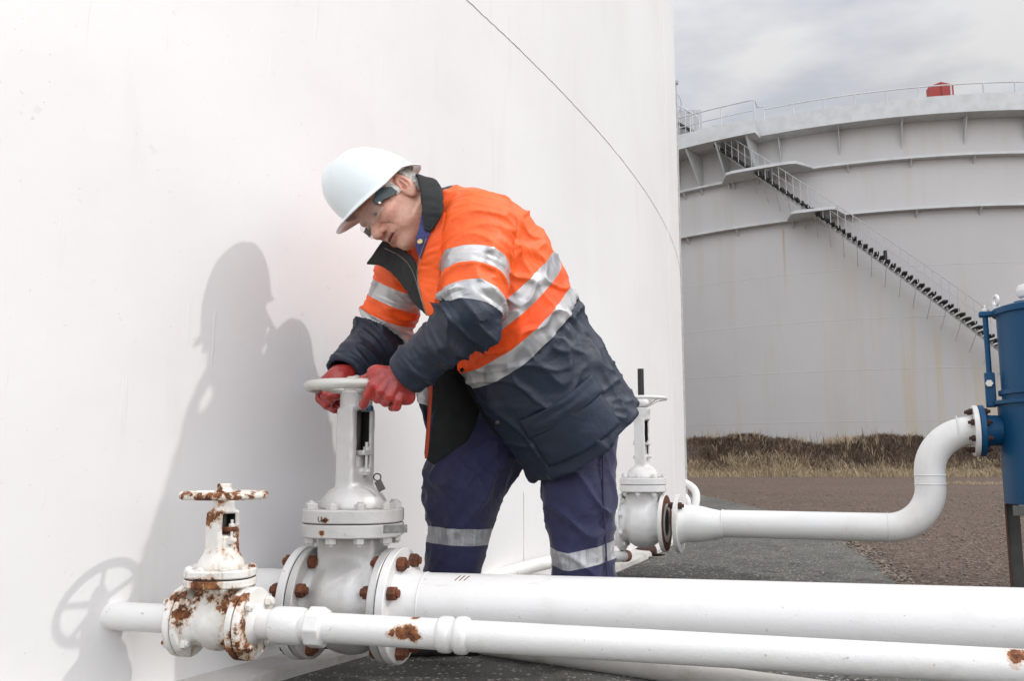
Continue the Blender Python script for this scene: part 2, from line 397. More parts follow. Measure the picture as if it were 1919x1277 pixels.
# asphalt apron along the tank
m = MT('asphalt'); n1 = m.noise(1.1, 6, .6); n2 = m.noise(150, 4, .7); n3 = m.noise(6, 5, .65)
vo = m.n('ShaderNodeTexVoronoi'); vo.inputs['Scale'].default_value = 110; m.l(m.pos(), vo.inputs['Vector'])
sc = m.n('ShaderNodeSeparateColor'); m.l(vo.outputs['Color'], sc.inputs[0])
c = m.mix(m.step(n1, .35, .68), (.078, .076, .066), (.125, .122, .105))
c = m.mix(m.math('MULTIPLY', m.step(n3, .5, .62), .55), c, (.045, .042, .038))
c = m.mix(m.math('MULTIPLY', m.step(n2, .56, .64), .5), c, (.20, .19, .17)); c = m.mix(m.math('MULTIPLY', m.near(G(1230, 1080), .55, m.noise(5, 5)), .7), c, (.03, .028, .025)); c = m.mix(m.math('MULTIPLY', m.step(m.math('ABSOLUTE', m.math('SUBTRACT', m.noise(.8, 5, .6), .5)), .006, .001), .8), c, (.02, .018, .016))
c = m.mix(m.math('MULTIPLY', m.step(sc.outputs[1], .93, .96), .8), c, (.42, .40, .37))
m.bump(m.math('ADD', m.math('MULTIPLY', vo.outputs['Distance'], -1), m.math('ADD', n2, m.math('MULTIPLY', n3, 3))), .006, .9)
M_ASPH = m.fin(c, .85)
edge = [G(1306, 926), G(1340, 934), G(1400, 947), G(1470, 965), G(1520, 985), G(1570, 1005), G(1620, 1035), G(1670, 1072), G(1700, 1096), G(1760, 1160), G(1850, 1290)]
edge = [vec(2.6, 19, 0), vec(2.8, 15.0, 0)]+edge+[vec(1.4, .6, 0), vec(1.4, -3, 0)]
edge = spline(edge, 14); v = []; f = []; K = 26
for i, p in enumerate(edge):
    q = p+vec(.05*noise.noise((i*.9, 1, 2))+.03*noise.noise((i*2.3, 7, 2)), 0, 0)
    dd = nrm(q-C1); inner = C1+dd*(R1-.3)
    for k in range(K+1):
        t = k/K; w = inner*(1-t)+q*t; w[2] = -.001+.006*noise.noise((w[0]*1.3, w[1]*1.3, 4))+.004-(.018 if k == K else 0); v.append(w)
for i in range(len(edge)-1):
    for k in range(K): a = i*(K+1)+k; f.append((a, a+K+1, a+K+2, a+1))
o = mkmesh('asphalt_apron', v, f, M_ASPH, sharp=None); tag(o, kind='structure')
# loose stones scattered
M_STONE = plain('loose_stone', (.19, .155, .125), .9, var=.5, sc=40)
M_STONE2 = plain('pale_chips', (.30, .285, .26), .9, var=.4, sc=40)
def stones(name, mat, spots, label):
    ico = [(0, 0, 1), (.89, 0, .45), (.28, .85, .45), (-.72, .53, .45), (-.72, -.53, .45), (.28, -.85, .45), (.72, .53, -.45), (-.28, .85, -.45), (-.89, 0, -.45), (-.28, -.85, -.45), (.72, -.53, -.45), (0, 0, -1)]
    fi = [(0, 1, 2), (0, 2, 3), (0, 3, 4), (0, 4, 5), (0, 5, 1), (1, 6, 2), (2, 7, 3), (3, 8, 4), (4, 9, 5), (5, 10, 1), (1, 10, 6), (2, 6, 7), (3, 7, 8), (4, 8, 9), (5, 9, 10), (11, 6, 10), (11, 7, 6), (11, 8, 7), (11, 9, 8), (11, 10, 9)]
    v = []; f = []
    for x, y, s in spots:
        sx, sy, sz = s*RNG.uniform(.6, 1.3, 3); sz *= .6; a = RNG.uniform(0, 6.28); n = len(v); ca, sa = math.cos(a), math.sin(a)
        for p in ico:
            k = RNG.uniform(.75, 1.2); X = p[0]*sx*k; Y = p[1]*sy*k
            v.append((x+X*ca-Y*sa, y+X*sa+Y*ca, sz*.35+p[2]*sz*k))
        f += [tuple(i+n for i in q) for q in fi]
    o = mkmesh(name, v, f, mat, smooth=False); return tag(o, label, 'gravel', kind='stuff')
sp = []
ex = np.array([p[:2] for p in edge])
while len(sp) < 5200:
    y = 2.0+RNG.uniform(0, 1)**2.0*16; x = RNG.uniform(.2, 1.15)*y*.62
    xe = np.interp(y, ex[::-1][:, 1][np.argsort(ex[::-1][:, 1])], ex[::-1][:, 0][np.argsort(ex[::-1][:, 1])])
    if x > xe-.08: sp.append((x, y, RNG.uniform(.003, .010)*(1+y*.05)))
for p_ in edge[20:-6]:
    for _ in range(7):
        if p_[1] < 9: sp.append((p_[0]+RNG.normal()*.05, p_[1]+RNG.normal()*.05, RNG.uniform(.004, .018)))
stones('loose_gravel', M_STONE, sp, 'loose brown gravel stones scattered over the bare yard on the right')
sp = []
while len(sp) < 2600:
    y = RNG.uniform(2.0, 7.5); x = RNG.uniform(-.45, .6)*y
    if np.hypot(x-C1[0], y-C1[1]) > R1+.13: sp.append((x, y, RNG.uniform(.0015, .0045)))
stones('stone_chips', M_STONE2, sp, 'fine pale stone chips strewn on the dark asphalt under the pipes')
# ---- grassy bund
m = MT('bund_earth'); n1 = m.noise(1.3, 6, .7); n2 = m.noise(7, 6, .7)
c = m.mix(m.step(n1, .4, .6), (.062, .043, .031), (.105, .074, .050)); c = m.mix(m.step(n2, .55, .7), c, (.13, .095, .06)); m.bump(n2, .15); M_BUND = m.fin(c, .95)
def bund_h(x, y):
    u = (y-34.2-.6*math.sin(x*.13)-.8*noise.noise((x*.15, 0, 0)))/5.0
    if u < 0 or u > 1: return 0
    s = min(u/.42, 1, (1-u)/.3); s = s*s*(3-2*s); return s*(1.36+.30*noise.noise((x*.35, y*.2, 1))+.20*noise.noise((x*1.1, y*.8, 1)))
v = []; f = []; XS = np.linspace(-12, 60, 360); YS = np.linspace(33, 41.5, 36)
for y in YS:
    for x in XS: v.append((x, y, -.03+bund_h(x, y)))
for j in range(35):
    for i in range(359): q = j*360+i; f.append((q, q+1, q+361, q+360))
tag(mkmesh('grassy_bank', v, f, M_BUND, sharp=None), kind='structure')
def blades(name, mat, pts, label, cat, wid=.012):
    v = []; f = []
    for x, y, z, h, lean, nb, sp_ in pts:
        for k in range(nb):
            a = RNG.uniform(0, 6.28); bx = x+RNG.normal()*sp_; by = y+RNG.normal()*sp_; hh = h*RNG.uniform(.5, 1.15); ln = hh*lean*RNG.uniform(.2, 1.4)
            dx, dy = math.cos(a)*ln, math.sin(a)*ln; w = wid*RNG.uniform(.6, 1.4); wa = RNG.uniform(-.6, .6); wx, wy = math.cos(wa)*w, math.sin(wa)*w; n = len(v)
            v += [(bx-wx, by-wy, z-.03), (bx+wx, by+wy, z-.03), (bx+dx*.4+wx*.7, by+dy*.4+wy*.7, z+hh*.6), (bx+dx*.4-wx*.7, by+dy*.4-wy*.7, z+hh*.6), (bx+dx, by+dy, z+hh)]
            f += [(n, n+1, n+2, n+3), (n+3, n+2, n+4)]
    return tag(mkmesh(name, v, f, mat, smooth=False), label, cat, kind='stuff')
def leafmat(name, a, b, sc=.9):
    m = MT(name); n1 = m.noise(sc, 5, .65); n2 = m.noise(11, 3)
    return m.fin(m.mix(n2, m.mix(m.step(n1, .38, .62), a, b), tuple(x*.7 for x in a)), .9)
M_STRAW = leafmat('straw_grass', (.44, .35, .22), (.30, .22, .135)); M_HEATH = leafmat('brown_scrub', (.15, .10, .068), (.070, .046, .033), 1.6)
pts = []
for _ in range(6500):
    x = RNG.uniform(4, 27); y = RNG.uniform(33.9, 34.9)+.6*math.sin(x*.13)+RNG.uniform(-.5, .2); pts.append((x, y, bund_h(x, y)-.03, RNG.uniform(.12, .38)*(1+.5*noise.noise((x*.8, 0, 2))), .8, 5, .13))
for _ in range(1500):
    x = RNG.uniform(4, 27); y = RNG.uniform(36.9, 38.5); k = noise.noise((x*.4, 9, 0)); pts.append((x, y, bund_h(x, y)-.03, RNG.uniform(.08, .22)+max(k, 0)*.35, .5, 4, .13))
for _ in range(260):
    x = RNG.uniform(4, 27); y = RNG.uniform(35.2, 38.2); pts.append((x, y, bund_h(x, y)-.03, RNG.uniform(.3, .6), .35, 5, .04))
for _ in range(500):
    x = RNG.uniform(12, 22); y = RNG.normal(24.3, .35); pts.append((x, y, 0, RNG.uniform(.02, .07), .8, 4, .12))
blades('dry_grass', M_STRAW, pts, 'dry straw coloured grass along the foot and crest of the earth bank', 'grass')
pts = []
for _ in range(9000):
    x = RNG.uniform(4, 27); y = RNG.uniform(35.0, 37.6)
    if noise.noise((x*.5, y*1.2, 3))+RNG.uniform(-.35, .35) > -.35: pts.append((x, y, bund_h(x, y)-.05, RNG.uniform(.10, .28), 1.3, 7, .09))
blades('dead_heather', M_HEATH, pts, 'dark brown dead scrub covering the slope of the earth bank', 'scrub', .014)
pts = [(RNG.uniform(4, 27), RNG.uniform(36, 38), 1.25, RNG.uniform(.35, .75), .25, 2, .03) for _ in range(170)]
blades('weed_stalks', M_HEATH, pts, 'thin dark weed stalks standing on top of the earth bank', 'weeds', .007)
# ------------------------------------------------------------------ far tank
dl, ul = None, None
m = MT('far_tank_paint'); P = m.pos(); sepn = m.n('ShaderNodeSeparateXYZ'); m.l(P, sepn.inputs[0]); Z = sepn.outputs[2]
ax_ = m.math('ARCTAN2', m.math('SUBTRACT', sepn.outputs[1], C2[1]), m.math('SUBTRACT', sepn.outputs[0], C2[0]))
n1 = m.noise(.12, 5, .6); st = m.noise(1, 4, .6, m.scaled(P, (1.1, 1.1, .10))); st2 = m.noise(1, 4, .6, m.scaled(P, (1.5, 1.5, .07)))
c = m.mix(m.step(n1, .3, .7), (.495, .48, .465), (.445, .43, .42))
c = m.mix(m.math('MULTIPLY', m.step(st, .5, .72), .45), c, (.43, .40, .36))
def px2a(px):
    d = ray(px, 700); d = np.array((d[0], d[1], 0)); d /= np.linalg.norm(d); b = d @ C2; t = b-math.sqrt(max(b*b-(C2 @ C2-R2*R2), 0)); p = d*t-C2; return math.atan2(p[1], p[0]), t
# stair line on this tank: height as a function of angle
aS0, tS0 = px2a(1375); aS1, tS1 = px2a(1862)
zS0 = EYE+tS0*.3465; zS1 = EYE+tS1*.1110
zline = m.math('ADD', zS0, m.math('MULTIPLY', m.math('SUBTRACT', ax_, aS0), (zS1-zS0)/(aS1-aS0)))
below = m.step(m.math('SUBTRACT', zline, Z), .3, 2.2); low = m.step(Z, 12.0, 10.6)
rr_ = m.math('MULTIPLY', m.math('MULTIPLY', m.step(st2, .44, .62), below), low)
rr_ = m.math('MULTIPLY', rr_, m.step(m.math('ABSOLUTE', m.math('SUBTRACT', ax_, px2a(1775)[0])), .26, .08)); c = m.mix(m.math('MULTIPLY', rr_, .7), c, (.46, .38, .26))
a_r, _ = px2a(1479); kx = m.step(m.math('ABSOLUTE', m.math('SUBTRACT', ax_, a_r)), .0035, .001)
c = m.mix(m.math('MULTIPLY', m.math('MULTIPLY', kx, m.step(Z, 12.2, 12.0)), m.math('MULTIPLY', m.step(Z, 8, 12), .6)), c, (.42, .27, .13))
seamz = m.math('ABSOLUTE', m.math('SUBTRACT', m.math('FRACT', m.math('DIVIDE', Z, 2.44)), .5))
m.bump(m.math('ADD', m.math('MULTIPLY', m.step(seamz, .490, .497), .3), m.noise(.8, 4)), .03, .7); M_FT = m.fin(c, .6)
M_FT2 = plain('far_tank_trim', (.52, .53, .52), .55, var=.08, sc=2)
t2 = empty('storage_tank', tuple(C2), 'wide grey white storage tank in the distance with a stair slanting down its wall', 'tank')
v, f = ringwall(C2, R2, -.2, H2, 0, 2*math.pi, 540, 1); MB().add(v, f).build('tank_shell', M_FT, t2, sharp=None)
def az_h(px, py):            # angle and height on the far tank wall
    d = ray(px, py); hd = math.hypot(d[0], d[1]); a, t = px2a(px); return a, EYE+t*d[2]/hd
def girder(z, w, th, name, a0=math.pi*.6, a1=math.pi*1.95):
    n = 260; v = []; f = []
    prof = [(R2-.05, 0), (R2+w, 0), (R2+w, th), (R2-.05, th)]
    for i in range(n+1):
        a = a0+(a1-a0)*i/n
        for r, h in prof: v.append(C2+vec(math.cos(a)*r, math.sin(a)*r, z+h))
    for i in range(n):
        for k in range(4): q = i*4+k; q1 = i*4+(k+1) % 4; f.append((q, q+4, q1+4, q1))
    return mkmesh(name, v, f, M_FT2, t2, sharp=30)
zg1 = az_h(1919, 288)[1]; zg2 = az_h(1919, 386)[1]; zt = az_h(1919, 212)[1]; ztop = az_h(1919, 181)[1]
H2 = ztop
girder(zg1, .40, .12, 'wind_girder'); girder(zg2, .40, .12, 'wind_girder')
girder(zt-.05, .95, .12, 'rim_walkway'); 
v, f = ringwall(C2, R2+.95, zt, ztop, 0, 2*math.pi, 540); MB().add(v, f).build('rim_fascia', M_FT2, t2, sharp=None)
v, f = ringwall(C2, R2+.90, ztop, zt, 0, 2*math.pi, 540); MB().add(v, f).build('rim_top', M_FT2, t2, sharp=None)
MB().lathe(C2+vec(0, 0, ztop-.02), (0, 0, 1), [(R2+.952, 0), (R2+.6, .03), (R2*.5, .35), (.001, .5)], 200).build('tank_roof', M_FT2, t2, sharp=20)
def P2(a, off, z): return C2+vec(math.cos(a)*(R2+off), math.sin(a)*(R2+off), z)
# brackets below the girders
def bracket(a, z, w, dpt, th=.05, nm='bracket'):
    e = vec(-math.sin(a), math.cos(a), 0)*th/2
    p = [P2(a, 0, z), P2(a, w, z), P2(a, 0, z-dpt)]
    v = [q-e for q in p]+[q+e for q in p]; return mkmesh(nm, v, [(0, 1, 2), (5, 4, 3), (0, 3, 4, 1), (1, 4, 5, 2), (2, 5, 3, 0)], M_FT2, t2, smooth=False)
aA = px2a(1285)[0]; aB = aA+(px2a(1900)[0]-aA)
aE = aB+.06
nb_ = 7
for i in range(nb_):
    a = aA+(aE-aA)*i/(nb_-1)
    bracket(a, zt-.05, .62, 1.3, .035); bracket(a+.015, zg1, .38, .35, .05); bracket(a+.02, zg2, .38, .35, .05)
# rim railing
def rail(parts, a0, a1, off, z, h, nposts, r=.032, name='guard_rail'):
    b = MB(); b.tube([P2(a0+(a1-a0)*i/60, off, z+h) for i in range(61)], r, 6)
    for i in range(nposts): a = a0+(a1-a0)*i/(nposts-1); b.cyl(P2(a, off, z-.05), P2(a, off, z+h), r*1.2, seg=6)
    return b.build(name, M_FT2, t2)
rail(None, px2a(1460)[0], px2a(1919)[0]+.25, .9, ztop-.25, .78, 13)
# landing platform projecting at the head of the stair
a0, a1 = px2a(1262)[0]-.10, px2a(1452)[0]
pl = []; n = 30; v = []; f = []
for i in range(n+1):
    a = a0+(a1-a0)*i/n
    for r, z in ((.95, zt-.16), (1.9, zt-.16), (1.9, zt+.62), (1.84, zt+.62), (1.84, zt), (.95, zt)): v.append(P2(a, r, z))
for i in range(n):
    for k in range(6): q = i*6+k; q1 = i*6+(k+1) % 6; f.append((q, q+6, q1+6, q1))
f.append(tuple(range(6))); f.append(tuple(n*6+k for k in range(6))[::-1])
mkmesh('stair_platform', v, f, M_FT2, t2, sharp=30)
b = MB(); b.tube([P2(a0+(a1-a0)*i/30, 1.87, zt+1.55) for i in range(31)]+[P2(a1-.004, .93, zt+1.5), P2(px2a(1462)[0], .9, ztop+.7)], .035, 6)
b.tube([P2(a0+(a1-a0)*i/30, 1.87, zt+1.0) for i in range(31)], .025, 6)
for i in range(6): a = a0+(a1-a0)*(i/5); b.cyl(P2(a, 1.87, zt+.5), P2(a, 1.87, zt+1.55), .035, seg=6)
b.build('guard_rail', M_FT2, t2)
for i in range(5): bracket(a0+(a1-a0)*(i+.9)/5.2, zt-.16, 1.8, 2.1, .08)
# girder bridges where the stair passes
for zz, pa, pb in ((zg1, 1370, 1545), (zg2, 1490, 1600)):
    aa, ab = px2a(pa)[0], px2a(pb)[0]; v = []; f = []; n = 14
    for i in range(n+1):
        a = aa+(ab-aa)*i/n; e = min(1, min(i, n-i)/2.2)
        for r, z in ((.35, .02), (.35+1.25*e, .02), (.35+1.25*e, .16), (.35, .16)): v.append(P2(a, r, zz+z))
    for i in range(n):
        for k in range(4): q = i*4+k; q1 = i*4+(k+1) % 4; f.append((q, q+4, q1+4, q1))
    mkmesh('wind_girder', v, f, M_FT2, t2, sharp=30)
# the spiral stair
M_TREAD = plain('stair_tread_dark', (.035, .032, .03), .8); M_POLE = plain('stair_rail_grey', (.42, .42, .42), .6)
stair = empty('stairway', (0, 0, 0)); stair.parent = t2
slope = (zS1-zS0)/(aS1-aS0)
def zst(a): return zS0+(a-aS0)*slope
nT = 62; aT1 = aS1+.055*1.2
aTn = aS0+(aT1-aS0)
proto = None
for i in range(nT):
    a = aS0+(aTn-aS0)*i/(nT-1); z = zst(a)
    p = P2(a, 1.05, z); er = vec(math.cos(a), math.sin(a), 0); et = vec(-math.sin(a), math.cos(a), 0)
    if proto is None:
        b = MB().box((0, 0, 0), .80, .20, .05).box((0, .08, -.07), .80, .03, .08)
        me = bpy.data.meshes.new('tread'); me.from_pydata(b.v, [], b.f); me.materials.append(M_TREAD); proto = me
    o = bpy.data.objects.new('tread', proto); COL.objects.link(o); o.parent = stair
    Mx = Matrix(((er[0], et[0], 0, 0), (er[1], et[1], 0, 0), (0, 0, 1, 0), (0, 0, 0, 1))); o.matrix_local = Matrix.Translation(Vector(p-C2))@Mx
b = MB(); A = np.linspace(aS0-.003, aTn+.02, 60)
for off_ in (.62,):
    for k in range(59):
        p, q = P2(A[k], off_, zst(A[k])-.12), P2(A[k+1], off_, zst(A[k+1])-.12); d = q-p
        b.box((p+q)/2, np.linalg.norm(d)+.01, .03, .13, X=d, Y=vec(math.cos(A[k]), math.sin(A[k]), 0), Z=np.cross(d, vec(math.cos(A[k]), math.sin(A[k]), 0)))
b.build('stringer', M_FT2, stair, smooth=False)
b = MB()
for off in (1.48,):
    b.tube([P2(a, off, zst(a)+1.0) for a in A], .022, 6); b.tube([P2(a, off, zst(a)+.5) for a in A], .014, 6)
    for a in np.linspace(A[0], A[-1], 46): b.cyl(P2(a, off, zst(a)-.1), P2(a, off, zst(a)+1.0), .019, seg=5)
b.build('handrail', M_POLE, stair)
b = MB()
for a in np.linspace(A[0]+.02, A[-1], 24): b.cyl(P2(a, 1.25, zst(a)-.16), P2(a, 0, zst(a)-1.05), .014, seg=5)
b.build('stair_strut', M_FT2, stair)
M_BLACK = plain('black_plastic', (.012, .012, .013), .5)
for px, py in ((1472, 341), (1666, 490)):
    a, z = az_h(px, py); q = P2(a, 1.5, z); MB().box(q, .12, .16, .42).build('lamp_box', M_BLACK, stair, bevel=.01)
# roof access flight, hoop and panel above the platform
rf = empty('roof_stair', (0, 0, 0)); rf.parent = t2
aF0 = px2a(1338)[0]; aF1 = px2a(1262)[0]-.02
for i in range(12):
    t = i/11; a = aF0+(aF1-aF0)*t; z = zt+.75+t*2.4
    o = bpy.data.objects.new('tread', proto); COL.objects.link(o); o.parent = rf; er = vec(math.cos(a), math.sin(a), 0); et = vec(-math.sin(a), math.cos(a), 0)
    o.matrix_local = Matrix.Translation(Vector(P2(a, 1.2, z)-C2))@Matrix(((er[0], et[0], 0, 0), (er[1], et[1], 0, 0), (0, 0, 1, 0), (0, 0, 0, 1)))
b = MB()
for off in (.8, 1.6):
    pp = [P2(aF0+(aF1-aF0)*t, off, zt+.75+t*2.4) for t in np.linspace(0, 1, 9)]
    b.tube([p+vec(0, 0, 1) for p in pp], .03, 6)
    for p in pp: b.cyl(p-vec(0, 0, .6), p+vec(0, 0, 1), .022, seg=5)
b.build('handrail', M_FT2, rf)
a, z = az_h(1290, 213); MB().torus(P2(a, 1.3, z+.1), nrm(vec(.5, .8, .1)), .75, .035, 28, 6).build('safety_hoop', M_POLE, rf)
a, z = az_h(1316, 235); q = P2(a, .8, z); MB().box(q-vec(0, 0, .2), 1.5, .06, 1.7).build('screen_panel', plain('grey_sheet', (.40, .40, .42), .6), t2)
a = px2a(1300)[0]; v, f = [], []
MB().box(P2(px2a(1285)[0], .4, zt+.8), 1.6, .3, 1.6).build('roof_landing', M_FT2, t2)
# red cabinet on the rim
M_RED = plain('red_paint', (.30, .022, .016), .5, var=.15); a, z = az_h(1796, 186)
er = vec(math.cos(a), math.sin(a), 0); et = vec(-math.sin(a), math.cos(a), 0); q = P2(a, .1, ztop-.2)
rc = empty('foam_cabinet', tuple(q), 'small dark red cabinet standing on the rim of the far tank', 'cabinet')
w_, d_, h_ = .56, .22, 1.02
prof = [(-w_, 0), (w_, 0), (w_, h_-.03), (.0, h_+.14), (-w_, h_-.07)]
v = [q+et*x+er*d_+vec(0, 0, z_) for x, z_ in prof]+[q+et*x-er*d_+vec(0, 0, z_) for x, z_ in prof]
mkmesh('cabinet_body', v, [(0, 1, 2, 3, 4), (9, 8, 7, 6, 5)]+[(i, i+5, (i+1) % 5+5, (i+1) % 5) for i in range(5)], M_RED, rc, smooth=False, bevel=.02)
MB().box(q+er*(d_+.01)+vec(0, 0, h_*.55), .02, .04, h_*1.0, X=er, Y=et).build('door_seam', plain('dark_red', (.16, .012, .01), .6), rc)
# thin mast just behind the near tank
mt = W(1266, 155, 14.0); b = MB().cyl((mt[0], mt[1], 0), mt, .022, seg=8); b.box(mt, .08, .08, .05); b.box((mt[0], mt[1], .02), .25, .25, .04)
tag(b.build('mast', M_POLE), 'thin grey mast rising just behind the edge of the near tank', 'mast')
# ------------------------------------------------------------------ pipework and valves
Zv = vec(0, 0, 1)
U = nrm(vec(.970, -.242, .006)); U2 = nrm(vec(.935, -.354, 0))
B0 = W(659, 1132, 2.55)                                  # big valve, bore centre
S0 = W(410, 1166, 2.22); S0s = W(620, 1178, 2.15)        # small valve
US = nrm(S0s-S0)
V3 = W(1206, 980, 4.95)                                  # rear valve
M_WHITE = painted('white_pipe_paint', (.74, .73, .71), .30, dirt=.10, dsc=4, bump=.0010, spots=[(W(1240, 1075, 2.3), .01)])
fan = [W(x, y, 2.07) for x, y in ((745, 1187), (757, 1190), (767, 1184), (775, 1192), (733, 1189))]
sp = [(p, .0135) for p in fan]+[(W(779, 1162, 2.1), .011), (W(679, 1163, 2.13), .009), (W(1305, 1221, 1.93), .007), (W(1908, 1222, 1.78), .020), (W(779, 1170, 2.1), .006), (W(1105, 1195, 2.0), .004)]
M_SMALLP = painted('small_pipe_paint', (.75, .74, .715), .32, dirt=.12, dsc=6, bump=.0014, spots=sp)
M_RUSTV = painted('rusty_white_paint', (.80, .785, .74), .4, rust=.36, rsc=15, dirt=.2, bump=.0018, streak=.7, spots=[(S0+vec(.075, -.03, -.02), .035), (S0+vec(.05, -.07, -.07), .030), (S0+vec(-.03, -.085, .092), .022), (S0+vec(.0, -.088, .092), .020), (S0+vec(.03, -.04, .225), .014), (S0+vec(.10, .0, .30), .018), (S0+vec(.075, -.03, .30), .014), (S0+vec(.0, -.03, .295), .012)])
M_SILVER = painted('silver_grey_paint', (.56, .55, .53), .42, rust=.035, rsc=16, dirt=.15, bump=.0014, metal=.25, spots=[(W(612, 976, 2.42), .009), (W(604, 1000, 2.42), .008)])
M_CREAM = painted('cream_wheel_paint', (.60, .59, .54), .3, rust=.05, rsc=30, dirt=.2, bump=.0008, metal=.15)
M_REARW = painted('rear_valve_paint', (.66, .655, .64), .42, rust=.04, rsc=18, dirt=.22, bump=.0018)
M_RUST = plain('rusty_steel', RUST, .8, var=.45, sc=45, bump=.0015, bsc=140); M_RUSTD = plain('dark_rust', (.05, .022, .014), .85, var=.4, sc=40, bump=.002)
M_RUSTP0 = plain('letter_brown', (.13, .09, .06), .8, var=.4, sc=90)
M_YOKE_SHADE = plain('yoke_shade_and_grease', (.012, .011, .010), .6, var=.4, sc=40)  # near black that paints the yoke's inner shade along with any grease
M_GASK = plain('gasket_black', (.02, .018, .016), .8); M_STEM = plain('greasy_stem', (.045, .040, .034), .45, metal=.3, var=.4, sc=30)
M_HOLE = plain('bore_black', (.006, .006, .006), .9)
def flange_prof(r, bore, th): c = .0025; return [(bore, 0), (r-c, 0), (r, c), (r, th-c), (r-c, th), (bore, th)]
def discflange(o, ax, r, bore, th, mat, parent, name='flange'):
    return MB().lathe(o, ax, flange_prof(r, bore, th), 72, closed=True).build(name, mat, parent, sharp=30)
def stud_mesh(r, h, ln, proud, mat, name='bolt'):
    """hex nut at both ends of a stud lying along z, centred"""
    b = MB(); b.cyl((0, 0, -ln/2-h-proud), (0, 0, ln/2+h+proud), r*.55, seg=12)
    b.hexa((0, 0, ln/2), (0, 0, 1), r, h); b.hexa((0, 0, -ln/2), (0, 0, -1), r, h)
    me = bpy.data.meshes.new(name); me.from_pydata(b.v, [], b.f); me.materials.append(mat); me.update(); me.polygons.foreach_set('use_smooth', [True]*len(me.polygons)); me.set_sharp_from_angle(angle=R(25)); return me
def put(me, name, p, ax, parent, rot=0):
    o = bpy.data.objects.new(name, me); COL.objects.link(o); o.parent = parent
    x, y, a = frame(ax); M = Matrix(((x[0], y[0], a[0]), (x[1], y[1], a[1]), (x[2], y[2], a[2]))).to_4x4()@Matrix.Rotation(rot, 4, 'Z')
    o.matrix_local = Matrix.Translation(Vector(np.asarray(p, float))-wloc(parent))@M; return o
def boltring(c, ax, n, rad, me, parent, ph=.5, jit=True, name='bolt'):
    x, y, a = frame(ax)
    for i in range(n):
        t = 2*math.pi*(i+ph)/n; put(me, name, c+(x*math.cos(t)+y*math.sin(t))*rad, ax, parent, random.uniform(0, 1.05) if jit else 0)
def handwheel(c, r, rt, ns, hub, mat, parent, drop=.03, nut=None, rot=.4, squash=1.0):
    b = MB().torus(c, Zv, r-rt, rt, 72, 14, squash); b.lathe(c-Zv*(drop+.008), Zv, [(hub*.85, 0), (hub, .006), (hub, .02+drop*.3), (hub*.7, .028+drop*.5)], 32)
    for i in range(ns):
        t = 2*math.pi*i/ns+rot; d = vec(math.cos(t), math.sin(t), 0)
        b.tube([c+d*hub*.6-Zv*drop, c+d*r*.35-Zv*drop*.85, c+d*r*.7-Zv*drop*.25, c+d*(r-rt)], [rt*.85, rt*.72, rt*.62, rt*.75], 10)
    w = b.build('handwheel', mat, parent, sharp=50)
    if nut: MB().hexa(c+Zv*(.02-drop*.5+.0), Zv, hub*.75, nut).build('wheel_nut', mat, w)
    return w
